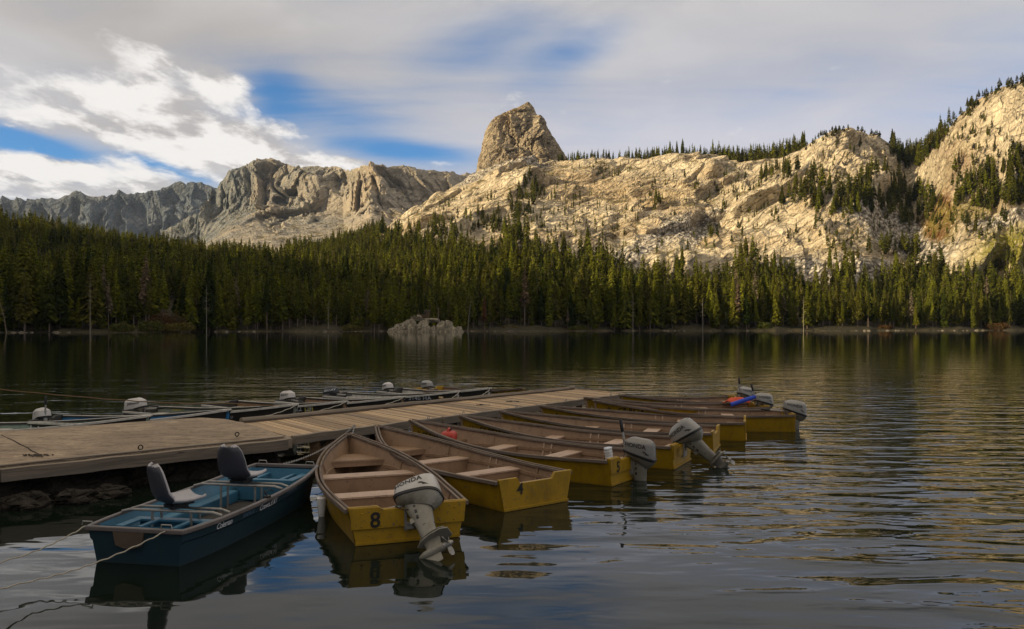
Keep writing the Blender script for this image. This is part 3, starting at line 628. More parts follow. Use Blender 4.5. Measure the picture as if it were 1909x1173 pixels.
# who shows largest: paint simple spires front to back into a coarse picture
order = np.argsort(trees[:, 1]); buf = np.zeros((700, 2000), bool); seen = np.zeros(len(trees))
for o_ in order:
    x_, y_, z_, h_, wf, kd = trees[o_]; cx_ = CX+x_/y_*FOC+20; y0 = HY-(z_-EYE)/y_*FOC; y1 = HY-(z_+h_-EYE)/y_*FOC; hw = .13*wf*h_/y_*FOC
    c0 = 0
    for r in range(int(max(0, y1)), int(min(699, y0))):
        ww = max(1, hw*min(1, (r-y1)/(y0-y1)*1.25)); a, b = int(max(0, cx_-ww)), int(min(1960, cx_+ww))
        if b > a: seg = buf[r, a:b]; c0 += (~seg).sum(); seg[:] = True
    seen[o_] = c0
best = set(np.argsort(-seen)[:288].tolist())
print('TREES', len(trees), 'solo', len(best))
near_v = []
for q in range(8):
    r_ = np.random.default_rng(100+q); V, F_ = crown_geo(r_, 620, [.15, .165, .17, .125, .20, .145, .14, .18][q], [.22, .06, .16, .36, .10, .27, .04, .20][q], .38, .26, .9)
    V *= 1.0; me = np_mesh('crown', V, F_); me.materials.append(M_needle)
    tv, tf = trunk_geo(.0115, .97); mt = np_mesh('trunk', tv, tf); mt.materials.append(M_bark); near_v.append((me, mt))
far_v = []
for q in range(10):
    r_ = np.random.default_rng(200+q); V, F_ = crown_geo(r_, 120, .13+.05*r_.random(), .08+.16*r_.random(), .36, .42, 1.15); tv, tf = trunk_geo(.013, .97, 4)
    far_v.append((V, F_, tv, tf))
dead = set(rng.choice([q for q in sorted(best) if trees[q][5] == 0], 13, replace=False).tolist())
grey = near_v[3][0].copy(); grey.materials.clear(); grey.materials.append(foliage_mat('grey_twigs', (.12, .10, .075), (.17, .14, .10), (.14, .09, .06)))
_k = np.random.default_rng(9).permutation(len(grey.polygons))[:430]; bm_ = bmesh.new(); bm_.from_mesh(grey); bm_.faces.ensure_lookup_table(); bmesh.ops.delete(bm_, geom=[bm_.faces[i] for i in _k], context='FACES'); bm_.to_mesh(grey); bm_.free()
for q in sorted(best):
    x_, y_, z_, h_, wf, kd = trees[q]; v = near_v[int(rng.integers(0, 8))]
    if q in dead: v = (grey, near_v[3][1])
    t_ = empty('pine_tree', (x_, y_, z_), rng.uniform(0, 6.28), 'green conifer standing in the forest behind the lake' if kd == 0 else 'green conifer standing on the pale granite slope', 'tree', 'conifers of the lakeside forest' if kd == 0 else 'conifers on the granite slope')
    if q in dead: t_.name = 'dead_tree'; t_['label'] = 'thin grey dead conifer among the green ones of the lakeside forest'; t_['category'] = 'dead tree'; t_['group'] = 'dead conifers in the lakeside forest'
    wv = h_*(.86+.28*(wf-.75))*1.05; t_.scale = (wv, wv, h_)
    for me, nm in zip(v, ('crown', 'trunk')):
        c = bpy.data.objects.new(nm, me); COL.objects.link(c); c.parent = t_
Vs, Fs, Ts, Vt, Ft = [], [], [], [], []; nv = nt = 0
for q in range(len(trees)):
    if q in best: continue
    x_, y_, z_, h_, wf, kd = trees[q]; V, F_, tv, tf = far_v[int(rng.integers(0, 10))]; a = rng.uniform(0, 6.28); ca, sa = math.cos(a), math.sin(a)
    sc_ = np.array([h_*wf, h_*wf, h_])
    for A, B, lst, fl in ((V, F_, Vs, Fs), (tv, tf, Vt, Ft)):
        P3 = A*sc_; P3 = np.stack([P3[:, 0]*ca-P3[:, 1]*sa+x_, P3[:, 0]*sa+P3[:, 1]*ca+y_, P3[:, 2]+z_], 1); lst.append(P3)
    Fs.append(F_+nv); Ft.append(tf+nt); Ts.append(np.full(len(V), rng.random())); nv += len(V); nt += len(tv)
fo = link('forest', np_mesh('forest', np.concatenate(Vs), np.concatenate(Fs), False, {'tint': np.concatenate(Ts)}), M_needle)
tag(fo, 'dense dark green conifer forest covering the slopes behind the far shore', 'forest', kind='stuff')
ft = link('forest_trunks', np_mesh('forest_trunks', np.concatenate(Vt), np.concatenate(Ft)), M_bark, fo)

# ================================================================== THE AIR
def haze():
    mb = MB(); mb.box((0, 1900, 305), (5600, 4300, 640)); m = bpy.data.materials.new('mountain_air'); m.use_nodes = True; t = NT(m.node_tree); t.n.clear(); o_ = t.node('ShaderNodeOutputMaterial')
    v = t.node('ShaderNodeVolumePrincipled'); v.inputs['Color'].default_value = (.62, .76, 1.0, 1); v.inputs['Density'].default_value = .000028; v.inputs['Anisotropy'].default_value = .2
    t.l.new(v.outputs[0], o_.inputs['Volume']); o = mb.build('haze', m); tag(o, kind='stuff')
if HAZE: haze()
# ================================================================== MATERIALS FOR OBJECTS
def paint(name, col, dirt=(.05, .045, .03), amount=.5, rough=.55, scale=6.0, chips=0.0, chipcol=(.18, .15, .12), spec=.4, low=True):
    m, t = new_mat(name); p = t.node('ShaderNodeTexCoord').outputs['Object']
    oi = t.node('ShaderNodeObjectInfo').outputs['Random']
    pp = t.vmath('ADD', p, t.node('ShaderNodeCombineXYZ', ins={0: t.math('MULTIPLY', oi, 17.0), 1: t.math('MULTIPLY', oi, 9.0), 2: 0.0}).outputs[0])
    n = t.noise(t.mapping(pp, scale=(1, 1, .45)), scale, 6, .65); n2 = t.noise(pp, scale*5, 4, .6); n3 = t.noise(pp, scale*.25, 3, .5)
    c = t.mix(t.ramp(n, .42, .72, 0, amount), col, dirt)
    c = t.mix(1.0, c, t.mix(n3, (.82, .82, .82), (1.15, 1.15, 1.15)), 'MULTIPLY')
    if chips: c = t.mix(t.ramp(n2, .66-chips*.1, .70-chips*.1, 0, 1), c, chipcol)
    if low:      # scum line just above the water
        z = t.node('ShaderNodeSeparateXYZ', ins={0: p}).outputs[2]
        c = t.mix(t.math('MULTIPLY', t.ramp(t.math('ADD', z, t.math('MULTIPLY', n2, .05)), .06, .0), .6), c, (.03, .03, .015))
    pbsdf(t, c, rough, t.bump(t.math('ADD', n2, n), .25, .01), spec=spec); return m
M_yellow = paint('yellow_paint', (.33, .195, .004), (.12, .07, .004), .55, .50, 5, .5, (.16, .11, .05))
M_tan = paint('tan_paint', (.27, .175, .105), (.13, .08, .045), .45, .6, 5, .4, (.14, .09, .07), low=False)
M_tan2 = paint('worn_seat_paint', (.45, .325, .235), (.27, .18, .125), .5, .55, 7, .5, (.2, .14, .11), low=False)
M_olive = paint('dark_hull_paint', (.035, .033, .028), (.02, .02, .015), .5, .45, 5, 0)
M_alu = paint('worn_aluminium', (.50, .48, .43), (.16, .15, .13), .5, .42, 7, .3, low=False)
M_green_in = paint('grey_green_paint', (.17, .19, .155), (.10, .10, .08), .4, .5, 5, 0, low=False)
M_pale_in = paint('pale_green_paint', (.22, .28, .23), (.14, .16, .12), .4, .5, 5, 0, low=False)
M_blue_in = paint('blue_paint', (.02, .14, .30), (.03, .08, .14), .3, .45, 5, 0, low=False)
M_jon_out = paint('blue_grey_plastic', (.013, .038, .054), (.02, .025, .03), .4, .45, 4, 0)
M_jon_in = paint('bright_blue_plastic', (.040, .145, .235), (.04, .08, .11), .35, .42, 6, 0, low=False)
M_jon_floor = paint('dirty_floor', (.05, .045, .04), (.02, .02, .02), .5, .8, 6, 0, low=False)
M_white = paint('white_plastic', (.72, .70, .68), (.4, .38, .34), .3, .4, 6, 0, low=False)
M_seatgrey = paint('moulded_seat_plastic', (.36, .35, .37), (.20, .19, .20), .3, .42, 6, 0, low=False)
M_seatback = paint('dark_seat_shell', (.045, .046, .060), (.05, .05, .06), .3, .5, 6, 0, low=False)
M_black = paint('black_rubber', (.014, .014, .015), (.03, .028, .025), .3, .45, 8, 0, low=False)
M_letter = paint('black_lettering', (.012, .012, .012), (.05, .04, .01), .35, .6, 20, 0, low=False)
M_letter_w = paint('white_lettering', (.62, .65, .68), (.3, .35, .4), .3, .6, 20, 0, low=False)
M_letter_y = paint('yellow_lettering', (.5, .42, .05), (.3, .25, .05), .3, .6, 20, 0, low=False)
M_silver = paint('silver_cowl_paint', (.27, .265, .25), (.15, .145, .12), .35, .35, 5, 0, spec=.6, low=False)
M_silver_d = paint('grey_leg_paint', (.19, .18, .15), (.09, .08, .05), .55, .42, 9, .3, (.3, .27, .2), spec=.6, low=False)
M_steel = paint('galvanised_steel', (.30, .29, .27), (.12, .09, .06), .5, .4, 20, 0, low=False)
M_steel.node_tree.nodes['Principled BSDF'].inputs['Metallic'].default_value = .5
M_silver5 = paint('dark_silver_cowl_paint', (.19, .185, .175), (.10, .095, .08), .45, .33, 5, 0, spec=.6, low=False)  # darker version of the silver cowl paint
M_silver8 = paint('pale_silver_cowl_paint', (.46, .45, .43), (.26, .25, .21), .4, .33, 5, 0, spec=.6, low=False)
M_cowl_w = paint('white_cowl_paint', (.50, .48, .46), (.3, .28, .26), .3, .4, 5, 0, low=False)
M_cowl_b = paint('black_cowl_paint', (.03, .032, .038), (.05, .05, .05), .3, .4, 5, 0, low=False)
M_red = paint('red_plastic', (.42, .035, .02), (.25, .03, .02), .4, .5, 8, 0, low=False)
M_orange = paint('red_cloth', (.62, .09, .04), (.35, .05, .03), .4, .8, 8, 0, low=False)
M_roll = paint('blue_foam', (.02, .07, .50), (.02, .05, .3), .3, .6, 8, 0, low=False)
M_rope = paint('rope_fibre', (.36, .33, .27), (.2, .18, .14), .4, .9, 30, 0, low=False)
M_rope_o = paint('orange_rope_fibre', (.16, .10, .045), (.10, .07, .04), .4, .9, 30, 0, low=False)
m, t = new_mat('clear_plastic'); n = pbsdf(t, (.9, .92, .92), .12); n.inputs['Transmission Weight'].default_value = .55; n.inputs['IOR'].default_value = 1.4; M_clear = m
def wood_mat(name, a, b, gray, across=False, sc_=1.0):
    m, t = new_mat(name); g = t.node('ShaderNodeNewGeometry').outputs['Random Per Island']; p = t.node('ShaderNodeTexCoord').outputs['Object']
    off = t.node('ShaderNodeCombineXYZ', ins={0: t.math('MULTIPLY', g, 31.0), 1: t.math('MULTIPLY', g, 57.0), 2: t.math('MULTIPLY', g, 11.0)}).outputs[0]
    q = t.vmath('ADD', p, off)
    gr = t.noise(t.mapping(q, scale=(1.2, 26, 26) if not across else (26, 1.2, 26)), sc_, 5, .6, .6); gr2 = t.noise(t.mapping(q, scale=(.6, 7, 7) if not across else (7, .6, 7)), sc_, 3, .6, .8)
    kn = t.voronoi(t.mapping(q, scale=(1.1, 5, 5) if not across else (5, 1.1, 5)), 1.3)
    c = t.mix(t.ramp(gr, .35, .65), a, b); c = t.mix(t.ramp(gr2, .4, .7, 0, .7), c, gray)
    c = t.mix(t.ramp(kn, .04, .10, .8, 0), c, (.07, .05, .035))
    c = t.mix(1.0, c, t.mix(g, (.55, .55, .57), (1.3, 1.27, 1.2)), 'MULTIPLY')
    pbsdf(t, c, .85, t.bump(t.math('ADD', gr, t.math('MULTIPLY', gr2, .6)), .5, .012), spec=.25); return m
M_plank = wood_mat('weathered_plank', (.46, .33, .20), (.33, .235, .145), (.32, .265, .20))
M_beam = wood_mat('grey_timber', (.25, .205, .16), (.15, .125, .10), (.20, .18, .155))
M_post = wood_mat('brown_timber', (.17, .105, .055), (.09, .06, .035), (.07, .05, .03))
M_rail = wood_mat('gunwale_timber', (.17, .13, .10), (.09, .07, .06), (.22, .19, .17), across=True, sc_=1.2)
m, t = new_mat('weathered_concrete'); p = t.node('ShaderNodeTexCoord').outputs['Object']
n1 = t.noise(p, .55, 6, .6, .4); n2 = t.noise(p, 14, 5, .7); n3 = t.noise(t.mapping(p, scale=(2.2, 7, 1), rot=(0, 0, -.72)), 1.4, 6, .7, .5); n4 = t.voronoi(p, 60)
c = t.mix(t.ramp(n1, .35, .65), (.39, .305, .215), (.25, .195, .14)); c = t.mix(t.ramp(n3, .48, .66, 0, .8), c, (.11, .085, .06)); c = t.mix(t.ramp(n2, .46, .68, 0, .65), c, (.16, .125, .09)); c = t.mix(t.ramp(t.noise(p, 2.1, 5, .7), .56, .70, 0, .5), c, (.54, .44, .31))
pbsdf(t, c, .9, t.bump(t.math('ADD', t.math('MULTIPLY', n2, 1.0), t.math('ADD', n1, t.math('MULTIPLY', n4, .3))), .6, .03), spec=.2); M_conc = m
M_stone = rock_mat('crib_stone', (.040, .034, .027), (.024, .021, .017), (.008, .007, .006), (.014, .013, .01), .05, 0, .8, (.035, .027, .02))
M_hole = paint('dark_crack', (.015, .012, .010), (.02, .02, .02), .2, .95, 5, 0, low=False)

# ================================================================== BOATS
def hermite(pts):
    xs = np.array([q[0] for q in pts], float); ys = np.array([q[1] for q in pts], float); m_ = np.gradient(ys, xs)
    def f(x):
        i = int(min(max(np.searchsorted(xs, x)-1, 0), len(xs)-2)); h = xs[i+1]-xs[i]; t_ = min(max((x-xs[i])/h, 0), 1)
        return float((2*t_**3-3*t_**2+1)*ys[i]+(t_**3-2*t_**2+t_)*h*m_[i]+(-2*t_**3+3*t_**2)*ys[i+1]+(t_**3-t_**2)*h*m_[i+1])
    return f
class Hull:
    """a vee-bowed rowing boat: +Y is the bow, the origin lies on the waterline under the transom"""
    def __init__(s, L=4.25, beam=1.0, bow=.60, free=.37):
        s.L = L
        s.bG = hermite([(0, .60*beam), (.2, .66*beam), (.42, .685*beam), (.62, .60*beam), (.8, .395*beam), (.92, .175*beam), (1.0, .018)])
        s.zG = hermite([(0, free), (.3, free-.02), (.55, free+.02), (.8, free+(bow-free)*.55), (1, bow)])
        s.bC = hermite([(0, .50*beam), (.4, .56*beam), (.65, .42*beam), (.85, .17*beam), (1, .012)])
        s.yC = lambda t: s.L*(t-.075*max(0, (t-.6)/.4)**1.5)
        s.zC = lambda t: -.09+.03*max(0, (t-.7)/.3)
        s.flo = .035
    def side(s, t, z):
        """half width and y at station t and height z"""
        k = (s.zG(t)-z)/(s.zG(t)-s.zC(t)); k = min(max(k, 0), 1); k2 = k+.12*math.sin(k*PI)*-.35
        return s.bG(t)*(1-k2)+s.bC(t)*k2, s.L*t*(1-k)+s.yC(t)*k
    def shell(s, ins, zmin=None, n=30):
        mb = MB(); rings = []
        for i in range(n+1):
            t = i/n; zg = s.zG(t); zb = s.zC(t) if zmin is None else zmin; r = []
            for k in range(6):
                z = zg+(zb-zg)*k/5; b, y = s.side(t, z); r.append((-max(b-ins, .002), y-ins*(1 if t > .9 else 0), z))
            rings.append(r+[(-q[0], q[1], q[2]) for q in reversed(r)])
        mb.loft(rings, False, False)
        return mb, rings
def text_on_side(H, txt, size, y0, z0, mat, parent, name, side=-1, bold=.0, spacing=1.1):
    """lettering wrapped on to the hull side, read from outside; side=-1 is port"""
    vs, fs = text_verts(txt, size, bold, 'LEFT', spacing); out = []
    for (u, v, _) in vs:
        y = y0-u if side < 0 else y0+u; z = z0+v; t = y/H.L
        for _i in range(4): b, yy = H.side(t, z); t += (y-yy)/H.L
        b, yy = H.side(t, z); out.append((side*(b+.005), y, z))
    mb = MB(); mb.add(out, fs); return mb.build(name, mat, parent)
def rail_line(H, off, z, t0=0.0, t1=1.0, n=26):
    pl = []
    for i in range(n+1):
        t = t0+(t1-t0)*i/n; pl.append((H.bG(t)+off, H.L*t, H.zG(t)+z))
    return pl
def sweep(mb, pts, wd, ht, mirror=False):
    rings = []
    for i, p in enumerate(pts):
        a = Vector(pts[max(i-1, 0)]); b = Vector(pts[min(i+1, len(pts)-1)]); d = (b-a).normalized(); sd_ = d.cross(Vector((0, 0, 1))).normalized(); c = Vector(p)
        r = [c+sd_*sx*wd/2+Vector((0, 0, 1))*sy*ht/2 for sx, sy in ((-1, -1), (1, -1), (1, 1), (-1, 1))]
        if mirror: r = [Vector((-q.x, q.y, q.z)) for q in r]
        rings.append(r)
    mb.loft(rings, True)
def make_boat(H, outer, inner, seatm, railm, label, group, number=None, side_text=None, side_text_mat=None, bolts=False, notch=.05, ribs=True, board=False, sternseat=True, thwarts=(.26, .55), double=True):
    root = empty('rowing_boat', (0, 0, 0), 0, label, 'boat', group)
    mb, rings = H.shell(0.0); n = len(rings[0]); k = len(rings)
    mb.f += [(i*n+5, i*n+6, (i+1)*n+6, (i+1)*n+5) for i in range(k-1)]     # bottom
    # stem cap
    mb.build('hull', outer, root, smooth=True)
    mb, rings = H.shell(.022, H.flo); n = 12
    mb.f += [(i*n+5, i*n+6, (i+1)*n+6, (i+1)*n+5) for i in range(len(rings)-1)]
    mb.build('interior_lining', inner, root, smooth=True)
    # transom plate with a lowered middle for the motor
    b0 = H.bG(0); c0 = H.bC(0); zg = H.zG(0); zc_ = H.zC(0)
    top = [(b0, zg+.035), (b0*.52, zg+.035), (b0*.44, zg+.03-notch), (-b0*.44, zg+.03-notch), (-b0*.52, zg+.035), (-b0, zg+.035)]
    pts_ = [(-c0, zc_), (c0, zc_)]+top; mb = MB(); mb.loft([[(x, -.022, z) for x, z in pts_], [(x, .024, z) for x, z in pts_]], True)
    tr = mb.build('transom', outer, root, bevel=.006)
    if board:
        mb = MB(); zz = zg+.028; bw = b0*.98
        q = [(-bw+.02, .17), (bw-.02, .17), (bw, zz), (b0*.50, zz), (b0*.42, zz-notch), (-b0*.42, zz-notch), (-b0*.50, zz), (-bw, zz)]
        mb.loft([[(x, -.045, z) for x, z in q], [(x, -.023, z) for x, z in q]], True); mb.build('transom_plank', outer, root, bevel=.005)
    yf = -.0465 if board else -.0245
    mb = MB(); sweep(mb, [(x, -.03, -.0+.02) for x in (-c0-.03, 0, c0+.03)], .02, .03); mb.build('transom_trim', outer, root)
    if bolts:
        mb = MB()
        for x in (-.50, -.30, -.10, .12, .34, .50):
            for z in ((.345, .215) if abs(x) > .2 else (.20,)):
                mb.sphere((x, yf-.001, z-.01), .011, 8, 5, (1, .6, 1))
        for x in (-.42, -.2, .2, .42): mb.sphere((x, -.026, .10), .011, 8, 5, (1, .6, 1))
        mb.build('bolts', outer, root, smooth=True)
    if number:
        vs, fs = text_verts(number, {'8': .225, '4': .20, '5': .22}.get(number, .2), .005); mb = MB(); mb.add([(u-.36 if number != '4' else u-.27, yf-.003, v+.255) for u, v, _ in vs], fs); mb.build('stern_number', M_letter, root)
    # rails
    for sg in (False, True):
        mb = MB(); sweep(mb, rail_line(H, .014, -.008), .034, .046, sg); mb.build('outer_gunwale', railm, root, bevel=.005)
        mb = MB(); sweep(mb, rail_line(H, -.040, -.010, 0, .975), .030, .034, sg); mb.build('inner_gunwale', railm if double else outer, root, bevel=.004)
    mb = MB(); mb.box((0, H.L-.06, H.zG(.98)-.002), (.13, .16, .03)); mb.build('bow_cap', railm, root, bevel=.006)
    # bow post inside and stem outside
    mb = MB(); mb.beam((0, H.L-.09, .05), (0, H.L-.035, H.zG(.99)-.03), .07, .05, up=Vector((0, 1, 0))); mb.build('bow_post', inner, root, bevel=.006)
    mb = MB(); mb.beam((0, H.yC(1)+.004, -.06), (0, H.L+.016, H.zG(1)), .04, .03, up=Vector((0, 1, 0))); mb.build('stem', outer, root, bevel=.006)
    def seatbox(t0, t1, zt, name, front=True):
        mb = MB(); y0, y1 = t0*H.L, t1*H.L; b00, _ = H.side(t0, zt); b11, _ = H.side(t1, zt)
        pl = [(-b00+.022, y0), (b00-.022, y0), (b11-.022, y1), (-b11+.022, y1)]; mb.prism(pl, zt-.026, zt)
        o = mb.build(name, seatm, root, bevel=.004)
        if front:
            mb = MB()
            for t_, yo in ((t0, .022), (t1, -.022)):
                bt, _ = H.side(t_, zt-.03); bb, _ = H.side(t_, H.flo); yy = t_*H.L+yo
                mb.loft([[(-bb+.03, yy-.008, H.flo), (bb-.03, yy-.008, H.flo), (bt-.026, yy-.008, zt-.027), (-bt+.026, yy-.008, zt-.027)],
                         [(-bb+.03, yy+.008, H.flo), (bb-.03, yy+.008, H.flo), (bt-.026, yy+.008, zt-.027), (-bt+.026, yy+.008, zt-.027)]], True)
            mb.build('seat_front', inner, o)
    for tt in thwarts: seatbox(tt, tt+.062, .262, 'thwart')
    if sternseat: seatbox(.012, .085, .25, 'stern_seat')
    # triangular bow seat
    t0 = .775; zt = .315; b00, _ = H.side(t0, zt); mb = MB()
    pl = []
    for t_ in (t0, .83, .88, .93): b_, y_ = H.side(t_, zt); pl.append((b_-.024, y_))
    poly = [(-x, y) for x, y in pl]; poly = poly+[(x, y) for x, y in reversed(pl)]
    mb.prism(list(reversed(poly)), zt-.03, zt); bs = mb.build('bow_seat', inner, root, bevel=.004)
    mb = MB(); mb.box((0, t0*H.L-.012, zt-.045), (2*b00-.05, .02, .09)); mb.build('seat_apron', inner, bs)
    # side stringers and rib pairs
    for sg in (-1, 1):
        mb = MB(); pl = []
        for i in range(18):
            t_ = .02+.75*i/17; b_, y_ = H.side(t_, .235); pl.append((b_-.036, y_, .225))
        sweep(mb, pl, .022, .045, sg < 0); mb.build('stringer', inner, root)
        if ribs:
            for t_ in (.40, .435, .66, .165):
                b1, y1 = H.side(t_, H.zG(t_)-.02); b2, y2 = H.side(t_, H.flo+.01); mb = MB()
                mb.beam((sg*(b1-.032), y1, H.zG(t_)-.03), (sg*(b2-.030), y2, H.flo), .028, .016, up=Vector((1, 0, 0))); mb.build('rib', seatm if t_ < .5 and t_ > .3 else inner, root)
    mb = MB(); mb.box((0, .48*H.L, H.flo+.012), (.30, .80*H.L, .014)); mb.build('floor_board', inner, root)
    # bow eye ring
    mb = MB(); c = Vector((0, H.L+.035, H.zG(1)-.16)); mb.tube([c+Vector((0, .022*math.cos(a), .022*math.sin(a))) for a in np.linspace(0, 2*PI, 11)], .005, 5, False); mb.build('bow_ring', M_steel, root, smooth=True)
    if side_text:
        for (txt, sz, yb, zb) in side_text: text_on_side(H, txt, sz, yb, zb, side_text_mat or M_letter, root, 'registration', -1, .003)
    return root
def place(root, stern, bow):
    s = Vector((*stern, 0)); b = Vector((*bow, 0)); d = b-s
    root.location = s; root.rotation_euler = (0, 0, math.atan2(-d.x, d.y)); return root
G_Y = 'yellow rowing boats moored side by side at the wooden dock'
def HY(s, b, **k): return Hull(L=(Vector(b)-Vector(s)).length, **k)
def yellow(s, b, label, **k):
    hk = {q: k.pop(q) for q in ('beam', 'bow', 'free') if q in k}
    H = HY_(s, b, **hk); r = make_boat(H, M_yellow, M_tan, M_tan2, M_rail, label, G_Y, **k); place(r, s, b); return r, H
HY_ = HY; HY = 607.5
boat8, H8 = yellow((-1.11, 8.60), (-2.62, 12.85), 'yellow rowing boat numbered 8 with rivets on its stern, nearest the blue boat', number='8', bolts=True, board=True, notch=.03, beam=1.07, bow=.58)
boat4, H4 = yellow((.30, 10.25), (-2.28, 13.55), 'yellow rowing boat numbered 4 on a notched stern without a motor', number='4', notch=.07, bow=.62, side_text=[('4', .15, 3.85, .40)])
boat5, H5 = yellow((1.70, 11.95), (-1.80, 14.35), 'yellow rowing boat numbered 5 carrying a red fuel can in its bow', number='5', board=True, bow=.62, side_text=[('5  CF 7162 EB', .15, 4.0, .40)])
boat11, H11 = yellow((2.80, 13.33), (-.98, 15.25), 'yellow rowing boat numbered 11 on the bow, its motor tilted out of the water', number='11', board=True, bow=.60, side_text=[('11   CF 9823 EB', .15, 4.0, .385)])
boatC, HC = yellow((3.78, 14.95), (-.24, 16.45), 'yellow rowing boat with a chipped, notched stern beyond the boat numbered 11', notch=.08, bow=.56, side_text=[('2', .14, 3.95, .36)])
boatD, HD = yellow((4.78, 16.52), (.62, 17.75), 'yellow rowing boat with a plain stern corner, between the chipped boat and boat 9', notch=.06, bow=.54, side_text=[('6', .14, 3.95, .36)])
boatE, HE = yellow((6.15, 17.92), (1.86, 18.35), 'yellow rowing boat numbered 9 on the bow, its upright motor reaching furthest out', notch=.03, bow=.60, side_text=[('9   CF 9624', .15, 4.0, .40)])
boatF, HF = yellow((6.02, 19.62), (1.72, 19.10), 'yellow rowing boat holding a blue foam roll and a red cloth', notch=.03, bow=.60)
boatG, HG = yellow((6.15, 21.55), (2.72, 20.25), 'yellow rowing boat at the far end of the dock, last of the row', notch=.03, bow=.56)
boatZ, HZ = yellow((-2.58, 25.0), (.32, 22.15), 'yellow rowing boat behind the dark boats on the far side of the dock', bow=.58, side_text=[('CF 1254 LG', .15, 2.6, .36)])
# text faces the dock side there: put it on starboard as well
text_on_side(HZ, 'Cf 4254  L 9', .16, HZ.L-1.15, .38, M_letter, boatZ, 'registration', 1, .003)
G_A = 'aluminium boats moored on the far side of the dock'
def alu(s, b, label, inner, beam=.98, outer=M_olive, rail=M_alu, seat=M_alu, txt=None, tm=None, bow=.58):
    H = HY_(s, b, beam=beam, bow=bow, free=.38); r = make_boat(H, outer, inner, seat, rail, label, G_A, ribs=True, notch=.03, double=False); place(r, s, b)
    if txt: text_on_side(H, txt, .14, H.L-1.45, .40, tm or M_letter_w, r, 'registration', 1, .002)
    return r, H
aA, HA = alu((-3.65, 24.05), (-.60, 22.20), 'dark boat with a pale gunwale, moored in front of the half hidden yellow boat', M_alu, txt=None)
aB, HB = alu((-4.95, 22.5), (-1.38, 21.15), 'long dark boat with a black outboard, registration numbers on its bow', M_alu, txt='CF 3140 HA')
aC, HC2 = alu((-5.76, 20.95), (-2.62, 19.55), 'dark boat with tan inside and a low grey outboard, roped to the dock edge', M_tan, rail=M_alu)
aD, HD2 = alu((-7.25, 20.0), (-3.78, 18.35), 'dark boat with tan inside and a yellow band on its bow, no motor', M_tan, txt='CF 8492 GP')
aE, HE2 = alu((-8.55, 18.55), (-4.72, 17.65), 'boat with a grey green inside and a yellow sticker by its stern', M_green_in)
aF, HF2 = alu((-9.62, 16.6), (-5.80, 16.55), 'boat with a bright blue inside behind the concrete slab', M_blue_in)
aG, HG2 = alu((-11.3, 15.35), (-6.95, 15.45), 'boat with a pale green inside, leftmost behind the concrete slab', M_pale_in)
mb = MB(); mb.loft([[(-.60, y, .37-.008) , (-.60, y, .25)] for y in (.62, .66)], False, False)
vs, fs = text_verts('STARCRAFT', .06, .001); mb = MB(); Hh = HE2
mb.add([(-(Hh.side((.55+u)/Hh.L, .30+v)[0]-.028), .55+u, .31+v) for u, v, _ in vs], fs); mb.build('decal', M_letter_y, aE)

